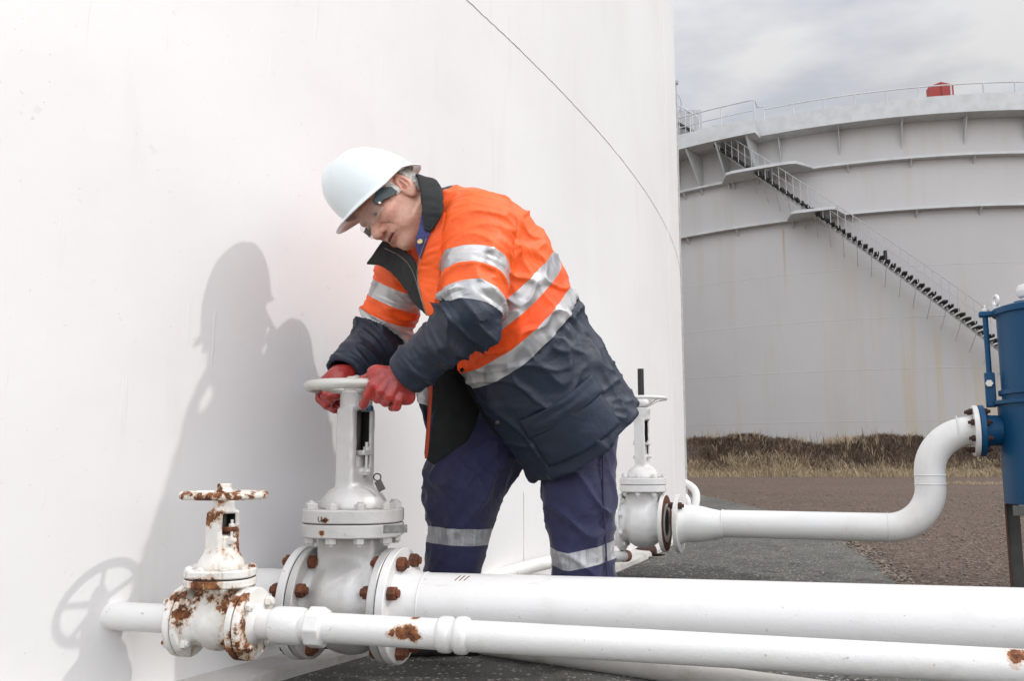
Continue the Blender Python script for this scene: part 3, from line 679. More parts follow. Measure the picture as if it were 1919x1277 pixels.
def gate_valve(nm, label, c, u, d, mat, wheelmat, boltme, D=nrm(vec(-.5, -.86, 0)), group=None):
    """rising-stem gate valve; d holds its sizes in metres, heights above the bore centre"""
    t = empty(nm, (c[0], c[1], 0), label, 'valve', group)
    u = nrm(u); v = nrm(np.cross(Zv, u)); O = nrm(np.cross(D, Zv)); O = O if O[0] > 0 else -O
    br, fh, half = d['bore'], d['fr'], d['half']; lo = d['lo']
    def body(P):
        f = cyld(P, c, u, br*1.22, half-.006, .01)
        f = smin(f, cyld(P, c, u, br*1.5, half*.45, .03), .05)
        q = rbox(P, c+Zv*(lo/2-.01), (d['nw'], d['nw']*.66, lo/2+.01), d['nw']*.16, u, v, Zv)
        f = smin(f, q, .03); f = smin(f, ell(P, c-Zv*.01, (d['nw']*.95, d['nw']*.72, br*1.5), u, v, Zv), .03)
        for s in (-1, 1): f = smin(f, cyld(P, c+u*s*(half-.012), u, fh*.72, .012, .01), .03)
        if d.get('open'): f = smax(f, -cyld(P, c+u*half, u, br*.86, .09, .002), .003)
        return f-.0008*wob(P, 90)
    e = half+.02; field('valve_body', body, c-vec(e, e, br*2+.03), c+vec(e, e, lo+.01), d['vox'], mat, t)
    for s in (-1, 1): discflange(c+u*s*half, -u*s, fh, br*.85, d['ft'], mat, t)
    pr = d['pr']; th = d['pt']; x, y, _ = frame(Zv); rot = math.atan2(u[1], u[0])
    def plate(z, name, r=pr): return MB().lathe(c+Zv*z, Zv, [(r*.3, 0), (r-.003, 0), (r, .003), (r, th-.003), (r-.003, th), (r*.3, th)], 72, closed=True, rot=0, spow=d.get('sp', 2.7)).build(name, mat, t, sharp=30)
    plate(lo, 'body_flange'); MB().lathe(c+Zv*(lo+th), Zv, [(pr*.97, 0), (pr*.97, .003)], 64, spow=d.get('sp', 2.7)).build('gasket', M_GASK, t)
    plate(lo+th+.003, 'bonnet_flange')
    hi = lo+2*th+.003
    # bonnet dome and yoke in one casting
    yz0, yz1, yw, yd = d['y0'], d['y1'], d['yw'], d['yd']
    def bonnet(P):
        f = ell(P, c+Zv*(hi-.005), (d['dr'], d['dr'], d['dh']+.005))
        f = smin(f, cone(P, c+Zv*hi, c+Zv*(hi+d['dh']), d['dr']*.42, yw*.8), .02)
        col = rbox(P, c+Zv*((hi+yz1)/2), (yw, yd, (yz1-hi)/2), .008, O, D, Zv)
        g = smin(f, col, .012)
        cut = rbox(P, c+O*(yw*3-yw*.62)+Zv*((yz0+yz1-.006)/2), (yw*3, yd-d['ya'], (yz1-.006-yz0)/2), .006, O, D, Zv)
        g = smax(g, -cut, .006)
        g = smin(g, cyld(P, c+Zv*((yz1+d['cz'])/2), Zv, d['cr'], (d['cz']-yz1)/2+.004, .004), .01)
        for s in (-1, 1): g = smin(g, cone(P, c+Zv*(yz0-.012), c+Zv*(yz0-.012)+O*s*(yw+.016), .012*d['k'], .010*d['k']), .008)
        g = smax(g, -(dot(P, Zv)-(c[2]+hi-.001)), .002)
        return g-.0007*wob(P, 80, 3)
    e = max(d['dr'], yd)+.03; field('bonnet', bonnet, c+vec(-e, -e, hi-.006), c+vec(e, e, d['cz']+.02), d['vox'], mat, t)
    b = MB(); b.cyl(c+Zv*(hi+.02), c+Zv*(d['cz']+.01), d['sr']*.93, seg=24)
    pts = []; 
    z = yz0; prof = []
    while z < d['stop']:
        prof += [(d['sr'], z), (d['sr']*.86, z+.0022)]; z += .0045
    b.lathe(c, Zv, prof, 24); b.build('stem', M_STEM, t, sharp=None)
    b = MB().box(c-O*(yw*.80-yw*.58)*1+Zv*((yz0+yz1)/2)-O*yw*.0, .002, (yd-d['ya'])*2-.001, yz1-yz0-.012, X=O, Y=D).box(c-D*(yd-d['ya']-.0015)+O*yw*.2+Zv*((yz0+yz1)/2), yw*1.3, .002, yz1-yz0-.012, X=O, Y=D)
    b.build('shade_liner', M_YOKE_SHADE, t, smooth=False)  # thin plates added so the yoke opening looks dark with shade and grease
    gz = d['gz']; b = MB().box(c+Zv*gz, yw*2.0+.036*d['k'], yd*.8, .014*d['k'], X=O, Y=D)
    gl = b.build('gland', M_RUST if d.get('rg') else mat, t, bevel=.003)
    b = MB().cyl(c+Zv*(yz0-.01), c+Zv*gz, d['sr']*1.5); b.build('packing_sleeve', M_RUST if d.get('rg') else mat, gl)
    for s in (-1, 1):
        p = c+O*s*(yw+.010*d['k']); b = MB().cyl(p+Zv*(yz0-.012), p+Zv*(gz+.03*d['k']), .0045*d['k'], seg=10); b.hexa(p+Zv*(gz+.007*d['k']), Zv, .010*d['k'], .010*d['k']); b.hexa(p+Zv*(yz0-.022), Zv, .010*d['k'], .009*d['k'])
        b.build('gland_bolt', mat, t)
    # cover bolts round the bonnet flange
    n = d['nb']; pw = d.get('sp', 2.7)
    for i in range(n):
        a = 2*math.pi*(i+.5)/n; cc_, ss = math.cos(a), math.sin(a); m_ = (abs(cc_)**pw+abs(ss)**pw)**(-1/pw)*pr*.855
        put(boltme, 'cover_bolt', c+(x*cc_+y*ss)*m_+Zv*(lo+th+.0015), Zv, t, random.uniform(0, 1))
    handwheel(c+Zv*d['wz'], d['wr'], d['wt'], d['ns'], d['cr']*.9, wheelmat, t, d['wd'], d.get('nut'), .4, d.get('wq', 1))
    return t
bolt_silver = stud_mesh(.0165, .016, .076, .005, M_SILVER, 'cover_bolt')
big = gate_valve('gate_valve', 'tall silver grey gate valve with the handwheel the worker is turning', B0, U,
    dict(bore=.082, fr=.153, half=.128, ft=.022, lo=.188, pt=.036, pr=.140, nw=.086, dr=.096, dh=.074, y0=.378, y1=.545, yw=.031, yd=.052, ya=.024, cz=.590, cr=.046,
         sr=.0165, stop=.56, gz=.418, k=1.0, vox=.0036, nb=10, wz=.606, wr=.150, wt=.0145, wd=.012, ns=4, nut=.016, sp=2.5), M_SILVER, M_CREAM, bolt_silver)
MB().hexa(B0+Zv*.611, Zv, .024, .014).lathe(B0+Zv*.625, Zv, [(.014, 0), (.013, .012), (.004, .016)], 20).build('wheel_nut', M_CREAM, big)
# nameplate on the flange edge and a dark lead seal on a wire
d1 = nrm(vec(.62, -.78, 0)); pc = B0+Zv*.206
def plate_at(px, py, Y, w, h, mat, par, nm, n=vec(.30, -.95, 0), th=.003):
    n = nrm(n); s = nrm(np.cross(Zv, n)); return MB().box(W(px, py, Y), w, th, h, X=s, Y=n).build(nm, mat, par, bevel=.0008)
b = MB().torus(W(707, 895, 2.50), nrm(vec(.2, -1, .2)), .010, .0018, 20, 6)
npl = plate_at(741, 992, 2.415, .066, .022, plain('nameplate_grey', (.20, .20, .19), .4, metal=.5, var=.3, sc=60), big, 'nameplate', vec(.42, -.9, 0), .004)
def lettering(txt, p, n, size, mat, par, name='lettering', dep=.0008):
    cu = bpy.data.curves.new(name, 'FONT'); cu.body = txt; cu.size = size; cu.extrude = dep; cu.align_x = 'CENTER'; to = bpy.data.objects.new(name, cu); COL.objects.link(to)
    bpy.context.view_layer.update(); me = bpy.data.meshes.new_from_object(to.evaluated_get(bpy.context.evaluated_depsgraph_get())); bpy.data.objects.remove(to); me.name = name
    n = nrm(n); xx = nrm(np.cross(Zv, n)); yy = np.cross(n, xx)
    me.transform(Matrix(((xx[0], yy[0], n[0], p[0]), (xx[1], yy[1], n[1], p[1]), (xx[2], yy[2], n[2], p[2]), (0, 0, 0, 1)))); me.materials.clear(); me.materials.append(mat)
    return link(name, me, par)
zu = B0+Zv*.241
for ch_, da in (('U', -117.5), ('L', -114.0)):
    dd_ = vec(math.cos(R(da)), math.sin(R(da)), 0); rel = abs(dd_@nrm(vec(1,0,0))); k2 = (abs(dd_[0])**2.5+abs(dd_[1])**2.5)**(-1/2.5)
    lettering(ch_, zu+dd_*(.140*k2+.0006)-Zv*.008, dd_, .020, M_RUSTP0, big)
tagp = b.build('lead_seal', M_RUSTD, big); MB().box(W(712, 911, 2.50), .020, .008, .030, X=vec(.88, 0, .45), Y=vec(0, 1, 0), Z=vec(-.45, 0, .88)).build('seal_block', plain('lead_grey', (.085, .07, .068), .6), tagp, bevel=.001)
b = MB().cyl(W(688, 766, 2.515), W(697, 765, 2.50), .006, seg=12); b.hexa(W(692, 766, 2.505), nrm(vec(1, -.4, 0)), .009, .010); b.build('grease_nipple', plain('blue_cap', (.02, .07, .16), .4), big)
M_RUSTW = painted('flaking_wheel_paint', (.78, .75, .68), .45, rust=.46, rsc=34, dirt=.2, bump=.0016)
bolt_small = stud_mesh(.0100, .008, .036, .003, M_RUSTV, 'cover_bolt')
small = gate_valve('gate_valve', 'small rust stained white gate valve at the lower left with a thin flaking handwheel', S0, US,
    dict(bore=.034, fr=.085, half=.080, ft=.016, lo=.086, pt=.019, pr=.083, nw=.047, dr=.058, dh=.050, y0=.208, y1=.266, yw=.024, yd=.036, ya=.016, cz=.286, cr=.026,
         sr=.009, stop=.28, gz=.222, k=.75, vox=.0026, nb=8, wz=.303, wr=.107, wt=.0095, wd=.004, ns=5, nut=.010, rg=1, sp=2.4), M_RUSTV, M_RUSTW, bolt_small)
MB().hexa(S0+Zv*.317, Zv, .011, .009).build('wheel_nut', M_RUSTV, small)
bolt_rear = stud_mesh(.013, .012, .085, .006, M_REARW, 'cover_bolt')
rear = gate_valve('gate_valve', 'greyish white gate valve behind the worker with its open flange facing the pipe', V3, U2,
    dict(bore=.082, fr=.155, half=.128, ft=.022, lo=.168, pt=.036, pr=.126, nw=.090, dr=.092, dh=.075, y0=.37, y1=.565, yw=.030, yd=.046, ya=.02, cz=.625, cr=.048,
         sr=.017, stop=.845, gz=.43, k=1.05, vox=.0042, nb=8, wz=.680, wr=.146, wt=.0105, wd=.040, ns=5, sp=2.4, open=1), M_REARW, M_REARW, bolt_rear)
MB().lathe(V3+U2*.1285, U2, [(.150, 0), (.150, .002), (.070, .002), (.070, 0)], 56, closed=True).build('rusty_flange_face', M_RUST, rear)
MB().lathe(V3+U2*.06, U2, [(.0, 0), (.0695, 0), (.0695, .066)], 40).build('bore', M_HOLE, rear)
MB().cyl(V3+Zv*.70, V3+Zv*.848, .0175).build('stem_cover', M_BLACK, rear)
for s in (-1,):
    boltring(V3+U2*s*.14, U2, 8, .126, stud_mesh(.019, .020, .048, .006, M_REARW), rear)
# --- pipes
st_big = stud_mesh(.0195, .021, .050, .008, M_RUST); st_sm = stud_mesh(.0125, .012, .036, .005, M_RUSTV)
Fb = B0+U*.131
pb = empty('pipe', (Fb[0], Fb[1], 0), 'thick white pipe running right from the silver valve across the foreground', 'pipe')
MB().lathe(Fb, U, [(.080, .001), (.115, .022), (.104, .035), (.0905, .075), (.0895, .09), (.0895, 2.6)], 96).build('pipe_run', M_WHITE, pb, sharp=40)
discflange(Fb, U, .155, .08, .024, M_WHITE, pb); MB().lathe(Fb-U*.003, U, [(.150, 0), (.150, .003)], 64).build('gasket', M_GASK, pb)
boltring(Fb+U*.001, U, 8, .126, st_big, pb)
MB().torus(Fb+U*.090, U, .0895, .0022, 72, 8).build('weld_ring', M_WHITE, pb)
M_RUSTP = plain('rust_stain', (.16, .06, .025), .9, var=.4, sc=90)
x_, y_, a_ = frame(U)
for k_ in range(3):              # three short scored marks on the pipe
    p0 = W(849+k_*8, 1103, 2.36); ppts = []
    for q_ in np.linspace(0, 1, 8):
        th = R(58+q_*17); dirn = nrm(vec(U[1], -U[0], 0)*math.cos(th)+Zv*math.sin(th)); dirn = nrm(dirn)
        base = Fb+U*(.185+k_*.0125+.010*q_); ppts.append(base+dirn*.0895)
    MB().tube(ppts, [.0006]+[.0014]*6+[.0005], 6).build('scored_mark', M_RUSTP, pb)
Fl = B0-U*.131
pn = empty('pipe', (Fl[0], Fl[1], 0), 'short white flanged nozzle joining the silver valve to the near tank wall', 'pipe')
MB().lathe(Fl, -U, [(.080, .001), (.115, .022), (.104, .035), (.0905, .075), (.0895, .09), (.0895, .7)], 72).build('pipe_run', M_WHITE, pn, sharp=40)
discflange(Fl, -U, .155, .08, .024, M_WHITE, pn); MB().lathe(Fl+U*.004, -U, [(.150, 0), (.150, .003)], 64).build('gasket', M_GASK, pn)
boltring(Fl-U*.001, U, 8, .126, st_big, pn)
# small pipe with threaded couplings
Fs = S0+US*.083
ps = empty('pipe', (Fs[0], Fs[1], 0), 'slim white pipe with couplings and brown paint chips in front of the thick pipe', 'pipe')
rs = .0345; tl = lambda px: (lambda r_: np.linalg.lstsq(np.stack([US[:2], -r_[:2]], 1), -S0[:2], rcond=None)[0][0])(ray(px, 1180))
def seg_prof(p):
    o = [(.040, .001), (.052, .014), (rs, .03)]
    for pa, pb_, dr, kind in ((512, 572, .009, 'r'), (578, 612, .0085, 'h'), (822, 850, .006, 'r'), (853, 880, .0075, 'r')):
        a, b_ = tl(pa)-.083, tl(pb_)-.083; o += [(rs, a), (rs+dr*.8, a+.005), (rs+dr, a+.012), (rs+dr, b_-.012), (rs+dr*.8, b_-.005), (rs, b_)]
    return o+[(rs, 2.4)]
MB().lathe(Fs, US, seg_prof(0), 64).build('pipe_run', M_SMALLP, ps, sharp=40)
discflange(Fs, US, .085, .04, .017, M_RUSTV, ps); MB().lathe(Fs-US*.003, US, [(.078, 0), (.078, .003)], 48).build('gasket', M_GASK, ps); boltring(Fs+US*.001, US, 4, .066, st_sm, ps)
a = tl(579)-.083; b_ = tl(611)-.083; MB().lathe(Fs+US*a, US, [(rs+.006, 0), (rs+.0135, .003), (rs+.0135, b_-a-.003), (rs+.006, b_-a)], 8).build('union_nut', M_SMALLP, ps, bevel=.003)
Fs2 = S0-US*.083
pl_ = empty('pipe', (Fs2[0], Fs2[1], 0), 'short slim white pipe entering the near tank wall left of the small rusty valve', 'pipe')
MB().lathe(Fs2, -US, [(.040, .001), (.052, .014), (rs, .03), (rs, .6)], 48).build('pipe_run', M_SMALLP, pl_, sharp=40)
discflange(Fs2, -US, .085, .04, .017, M_RUSTV, pl_); MB().lathe(Fs2+US*.003, -US, [(.078, 0), (.078, .003)], 48).build('gasket', M_GASK, pl_); boltring(Fs2-US*.001, US, 4, .066, st_sm, pl_)
# pipe lying on the ground under them
q0, q1 = G(860, 1203, .034), G(1600, 1308, .034)
pts = [q0*(1-k)+q1*k for k in np.linspace(-.1, 1.15, 16)]
M_GROUNDP = painted('ground_pipe_paint', (.52, .50, .46), .5, dirt=.3, dsc=9, bump=.002, rust=.06)
o = MB().tube(pts, .031, 40).build('pipe', M_GROUNDP); tag(o, 'dull grey white pipe lying on the ground below the slim pipe', 'pipe')
pts = spline([W(900, 1096, 3.85), W(950, 1076, 4.0), W(1040, 1053, 4.3), W(1120, 1046, 4.7), W(1168, 1043, 5.0)], 8)
lp = empty('pipe', tuple(pts[0]*vec(1, 1, 0)), 'low white pipe at the foot of the near tank seen between the worker legs', 'pipe')
MB().tube(pts, .030, 28).build('pipe_run', painted('low_pipe_paint', (.76, .75, .72), .4, rust=.1, rsc=30), lp)
e = pts[-1]; d_ = nrm(pts[-1]-pts[-2]); MB().lathe(e, d_, [(.0, .001), (.033, .001), (.033, .05), (.02, .05), (.018, .01)], 24).build('rusty_end', plain('copper_rust', (.33, .15, .09), .6, var=.3, sc=40), lp)
# rear pipe rising to the blue vessel
M_PIPE2 = painted('rear_pipe_paint', (.74, .735, .71), .32, dirt=.10, dsc=3, bump=.0008)
F3 = V3+U2*(.128+.055); rp = .0715
def t_at(px):
    r_ = ray(px, 900); return np.linalg.lstsq(np.stack([U2[:2], -r_[:2]], 1), -V3[:2], rcond=None)[0][0]
tv = t_at(1743); tf = t_at(1829); tred = t_at(1352)
rpipe = empty('pipe', (F3[0], F3[1], 0), 'white pipe with two bends rising from the yard to the blue vessel', 'pipe')
z0 = V3[2]+.005; z1 = W(1829, 808, (V3+U2*tf)[1])[2]; br = .205
def PP(t, z): p = V3+U2*t; return vec(p[0], p[1], z)
path = [PP(tred, z0)]; rad = [rp]
path.append(PP(tv-br, z0))
path += [PP(tv-br+br*math.sin(a), z0+br-br*math.cos(a)) for a in np.linspace(.05, math.pi/2, 18)]
path += [PP(tv, z1-br)]
path += [PP(tv+br-br*math.cos(a), z1-br+br*math.sin(a)) for a in np.linspace(.05, math.pi/2, 18)]
path += [PP(tf-.005, z1)]
MB().tube(path, rp, 56).build('pipe_run', M_PIPE2, rpipe)
ln = tred-(.128+.055); MB().lathe(F3, U2, [(.08, .001), (.112, .022), (.103, .04), (.098, .06), (.098, ln*.42), (.094, ln*.55), (.080, ln*.8), (.0735, ln*.93), (rp+.001, ln+.004)], 64).build('reducer', M_PIPE2, rpipe, sharp=50)
discflange(F3, U2, .155, .075, .024, M_REARW, rpipe)
for t_, z_, d_ in ((tred, z0, U2), (tv, z0+br+.012, Zv), (tv, z1-br-.012, Zv), (tf-.07, z1, U2), (tv-br, z0, U2)):
    MB().torus(PP(t_, z_), d_, rp+.0005, .0028, 48, 8).build('weld_ring', M_PIPE2, rpipe)
discflange(PP(tf, z1), U2, .125, .07, .024, M_WHITE, rpipe)
st_dk = stud_mesh(.0155, .016, .050, .012, M_RUSTD)
boltring(PP(tf+.0255, z1), U2, 8, .100, st_dk, rpipe)
x_, y_, a_ = frame(U2); st3 = stud_mesh(.018, .02, .024, .01, M_RUSTD)
for k_ in (1,): put(st3, 'bolt', F3+U2*.012+nrm(vec(U2[1], -U2[0], 0))*.08+Zv*.098, U2, rpipe)
# --- blue vessel
M_BLUE = MT('blue_paint'); n_ = M_BLUE.noise(3, 4); n2_ = M_BLUE.noise(70, 4)
M_BLUE.bump(n2_, .0008); M_BLUE = M_BLUE.fin(M_BLUE.mix(n_, (.002, .058, .145), (.003, .070, .170)), .5)
tc_ = tf+.051+.372; VC = PP(tc_, 0); rv = .305
M_BLUE.node_tree.nodes['Principled BSDF'].inputs['Specular IOR Level'].default_value = .3
ve = empty('filter_vessel', (VC[0], VC[1], 0), 'blue filter vessel on steel legs at the right edge', 'vessel')
zb, zm, zt_ = .425, z1+.125, 1.385
dn = lambda *a: MB().lathe(VC, Zv, *a)
dn([(.0, zb), (rv, zb), (rv, zm), (rv+.018, zm), (rv+.018, zm+.018), (.2, zm+.018)], 96).build('vessel_body', M_BLUE, ve, sharp=30)
dn([(.2, zm+.016), (rv-.022, zm+.016), (rv-.022, zm+.045), (rv-.008, zm+.047), (rv-.008, zm+.068), (rv-.022, zm+.070), (rv-.022, zt_-.05), (rv-.006, zt_-.048), (rv-.006, zt_-.02), (rv-.03, zt_-.012), (.1, zt_+.01), (.001, zt_+.012)], 96).build('vessel_top', M_BLUE, ve, sharp=30)
MB().lathe(PP(tf+.027, z1), U2, [(.06, 0), (.123, 0), (.125, .002), (.125, .022), (.123, .024), (.085, .024), (.075, .05), (.072, .15)], 64).build('nozzle', M_BLUE, ve, sharp=30)
# swing bolt with its bracket, lug, and lifting eye at the vessel's left side
e_ = nrm(vec(*(-ray(1990, 862))[:2], 0)); sidev = nrm(np.cross(e_, Zv)); sidev = sidev if sidev[0] < 0 else -sidev
sd = nrm(sidev*1.0+e_*.12)
lug = VC+sd*(rv+.025)
b = MB().box(VC+sd*(rv+.010)+Zv*(zt_-.035), .085, .055, .026, X=sd, Y=np.cross(sd, Zv)); b.build('lug', M_BLUE, ve, bevel=.006)
b = MB().cyl(lug+Zv*(zm+.10), lug+Zv*(zt_-.03), .0125); b.build('swing_bolt', M_BLUE, ve)
b = MB().box(lug+Zv*(zm+.075), .045, .05, .17, X=sd, Y=np.cross(sd, Zv)); b.build('hinge_bracket', M_BLUE, ve, bevel=.005)
M_BRIGHT = plain('bright_steel', (.55, .53, .50), .3, metal=.7)
MB().hexa(lug+Zv*(zm+.105)+e_*.025, e_, .019, .014).build('bolt', M_BRIGHT, ve); b = MB(); b.hexa(lug+Zv*(zt_-.022), Zv, .020, .014); b.cyl(lug+Zv*(zt_-.02), lug+Zv*(zt_+.012), .009); b.build('bolt', M_BRIGHT, ve)
ey = VC+sd*(rv-.026)+Zv*(zt_+.03); b = MB().torus(ey, nrm(e_*.5+sidev), .026, .007, 28, 10); b.box(ey-Zv*.035, .03, .02, .03); o = b.build('lifting_eye', M_WHITE, ve); 
g = VC+sd*(rv-.155)+Zv*(zt_+.055)+e_*.05; MB().lathe(g-Zv*.05, Zv, [(.02, 0), (.018, .02), (.030, .028), (.038, .05), (.038, .062), (.028, .085), (.001, .092)], 28).build('vent_knob', M_WHITE, ve)
MB().lathe(g-Zv*.055, Zv, [(.05, 0), (.05, .01)], 28).build('knob_seat', M_BLUE, ve)
M_LEG = plain('leg_steel', (.075, .078, .07), .55, var=.25, sc=6); M_LEGR = plain('leg_rust', (.10, .04, .025), .8, var=.3, sc=12)
for k_, ang in enumerate((0, 90, 180, 270)):
    ca, sa = math.cos(R(ang)), math.sin(R(ang)); p = VC+sd*(rv-.035)*ca+np.cross(Zv, sd)*(rv-.035)*sa
    if True:
        b = MB(); b.box(p+Zv*(zb/2), .052, .008, zb-.004, X=sidev, Y=e_); b.box(p+Zv*.006, .12, .12, .012, X=sidev, Y=e_)
        lg = b.build('leg', M_LEG, ve, smooth=False); MB().box(p+Zv*(zb/2)+sidev*.030+e_*.02, .008, .052, zb-.006, X=sidev, Y=e_).build('leg_flange', M_LEGR, lg, smooth=False)
MB().box(VC+Zv*(zb-.025)+e_*(rv-.06), .52, .04, .045, X=sidev, Y=e_).build('cross_rail', M_LEG, ve, smooth=False)
MB().box(VC+Zv*(zb-.10)+e_*(rv-.08)-sidev*.02, .40, .03, .03, X=sidev, Y=e_).build('cross_rail', M_BLUE, ve, smooth=False)
# white bypass pipe loops at the tank's far foot
o = MB().tube(spline([W(1262, 903, 10.3), W(1284, 906, 10.3), W(1301, 918, 10.25), W(1305, 935, 10.2), W(1300, 958, 10.15), W(1290, 975, 10.1)], 8), .043, 20).build('pipe', M_WHITE)
tag(o, 'white curved bypass pipe poking out behind the near tank foot', 'pipe')
o = MB().tube(spline([W(1270, 930, 9.9), W(1283, 930, 9.85), W(1290, 942, 9.8), W(1290, 965, 9.8), W(1288, 990, 9.8)], 8), .030, 18).build('pipe', M_WHITE)
tag(o, 'thin white looped pipe beside the rear pipe flange', 'pipe')
# drain ring with a rusted lump inside
dc = G(1215, 1044); dr = empty('drain', (dc[0], dc[1], 0), 'round drain ring in the asphalt with a rusted lump below the rear valve', 'drain')
MB().lathe(dc, Zv, [(.128, .0), (.126, .012), (.115, .013), (.113, .002)], 48, closed=True).build('drain_ring', plain('ring_iron', (.14, .125, .105), .7, var=.3, bump=.002), dr)
MB().lathe(dc, Zv, [(0, .006), (.114, .006)], 48).build('drain_cover', M_ASPH, dr)
lc = dc+vec(-.005, 0, .03)
field('rusted_valve_head', lambda P: smin(smin(ell(P, lc, (.06, .045, .035)), ell(P, lc+vec(-.05, .01, 0), (.035, .03, .03)), .02), ell(P, lc+vec(.03, 0, .015), (.03, .03, .03)), .02)-.004*wob(P, 70), lc-.11, lc+.11, .005, M_RUSTD, dr)
# ------------------------------------------------------------------ the worker
M_SKIN = MT('skin'); n1 = M_SKIN.noise(26, 5, .6); n2 = M_SKIN.noise(130, 4, .6); n3 = M_SKIN.noise(9, 4)
c = M_SKIN.mix(M_SKIN.step(n1, .35, .68), (.74, .46, .345), (.66, .35, .25))
c = M_SKIN.mix(M_SKIN.math('MULTIPLY', M_SKIN.step(n2, .52, .66), .28), c, (.50, .22, .15))
lipm = M_SKIN.attr('lip'); c = M_SKIN.mix(M_SKIN.math('MULTIPLY', lipm, .7), c, (.36, .11, .085))
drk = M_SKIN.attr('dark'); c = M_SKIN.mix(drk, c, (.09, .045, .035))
redm = M_SKIN.attr('red'); c = M_SKIN.mix(M_SKIN.math('MULTIPLY', redm, .45), c, (.50, .15, .105))
M_SKIN.bump(M_SKIN.math('ADD', n2, n1), .0016, .7); M_SKIN.b.inputs['Subsurface Weight'].default_value = .12; M_SKIN.b.inputs['Subsurface Radius'].default_value = (.012, .005, .003)
M_SKIN = M_SKIN.fin(c, .48)
HS = 1.09
Fh = nrm(vec(-.52, -.50, -.69)); Uh = vec(-.78, 0, .62); Uh = nrm(Uh-Fh*(Uh@Fh)); Lh = np.cross(Uh, Fh)
EAR = W(757, 347, 2.49); OH = EAR-(Fh*-.012+Lh*.074)*HS
def H(f, l, u): return OH+(Fh*f+Lh*l+Uh*u)*HS
ARM = nrm(vec(-.47, -.28, .67))          # trunk axis, hem to neck
LF = nrm(vec(.52, -.85, 0)); LF = nrm(LF-ARM*(LF@ARM)); FR = np.cross(LF, ARM); 
if FR[2] > 0: FR = -FR
HEM = W(1083, 800, 2.83)
NECK = HEM+ARM*.80
feet = G(960, 1240)
man = empty('person', (.1, 2.75, 0), 'worker in white hard hat and orange jacket turning a valve handwheel with red gloves', 'person')
def hc(P): q = sub(P, OH); return dot(q, Fh)/F32(HS), dot(q, Lh)/F32(HS), dot(q, Uh)/F32(HS)
def face(P):
    f, l, u = hc(P); al = np.sqrt(l*l+1e-6); Q = (f, al, u); X = (f, l, u)
    d = ell(X, (0, 0, .035), (.100, .077, .092))
    d = smin(d, ell(X, (.030, 0, -.030), (.066, .062, .085)), .03)           # face block
    d = smin(d, ell(Q, (.030, .030, -.062), (.055, .036, .040)), .025)        # jowls
    d = smin(d, ell(X, (.074, 0, -.098), (.026, .027, .021)), .022)          # chin
    d = smin(d, ell(X, (.052, 0, -.092), (.030, .034, .020)), .02)
    d = smin(d, ell(Q, (.068, .036, -.018), (.026, .026, .022)), .02)         # cheek
    d = smin(d, ell(X, (.082, 0, .034), (.022, .052, .014)), .015)            # brow
    d = smax(d, -ell(Q, (.106, .031, .008), (.022, .020, .013)), .016)        # eye socket
    d = smin(d, ell(Q, (.0765, .031, .008), (.0135, .0135, .0125)), .003)     # eyeball
    d = smin(d, ell(Q, (.080, .031, .0155), (.0145, .019, .0060)), .003)      # upper lid
    d = smin(d, ell(Q, (.079, .031, .0005), (.0125, .017, .0045)), .004)      # lower lid
    d = smin(d, ell(Q, (.078, .034, -.008), (.012, .017, .006)), .008)        # bag
    d = smin(d, cone(X, (.088, 0, .012), (.115, 0, -.025), .0085, .0145), .009)  # nose
    d = smin(d, ell(X, (.115, 0, -.029), (.0155, .0155, .0140)), .005)
    d = smin(d, ell(Q, (.103, .0155, -.032), (.0130, .0080, .0095)), .0035)
    d = smax(d, -ell(Q, (.107, .0075, -.0425), (.006, .0035, .005)), .003)
    d = smin(d, ell(X, (.085, 0, -.056), (.016, .030, .020)), .012)           # mouth mound
    d = smin(d, ell(X, (.0985, 0, -.0555), (.0060, .022, .0045)), .005)
    d = smin(d, ell(X, (.0960, 0, -.0665), (.0065, .019, .0055)), .006)
    zc = -.0605+5.0*l*l*-1
    gr = np.sqrt((f-.100)**2*.12+(u-zc)**2)-.0022+np.maximum(al-.031, 0)*.5
    d = smax(d, -gr, .0018)
    q = np.abs((f-.088)*.5+(u+.030)*.35+(al-.034)*.9)                          # cheek fold
    m = (u < -.022)&(u > -.056)&(al > .018)&(al < .040)&(f > .074)
    d = d+np.where(m, np.maximum(.0050-q, 0)*.75, 0)
    # ear
    e = ell(Q, (-.010, .079, -.004), (.0225, .0085, .036), nrm((1, -.30, .15)), nrm((.25, 1, 0)), nrm((-.15, 0, 1)))
    e = smax(e, -ell(Q, (-.005, .0885, .003), (.0140, .0090, .0245)), .0025)
    e = smin(e, ell(Q, (.004, .078, -.008), (.005, .006, .008)), .004)
    e = smin(e, ell(Q, (-.010, .0800, .002), (.0035, .006, .018)), .003); e = smax(e, -ell(Q, (.002, .083, -.008), (.006, .009, .009)), .003)
    e = smin(e, ell(Q, (-.004, .077, -.033), (.010, .006, .010)), .004)
    d = smin(d, e, .005)
    d = d+.0006*np.sin(u*420+f*60)*np.exp(-((f-.085)**2+(u-.012)**2+(al-.052)**2)/.0002)
    return d*F32(HS)
def bodyf(P):
    d = face(P)
    nk = cone(P, H(-.030, 0, -.020), NECK+ARM*-.02-FR*.0, .060, .066)
    d = smin(d, nk, .035)
    d = smin(d, cone(P, H(.045, 0, -.085), NECK+FR*.03-ARM*.03, .030, .05), .03)
    d = smin(d, ell(P, NECK-ARM*.13, (.12, .07, .09), LF, FR, ARM), .04)
    return d
LIPc = lambda P: (lambda q: ((np.abs(q[2]+.0610) < .0085)&(np.abs(q[1]) < .023)&(q[0] > .088)).astype(float))(hc(P))
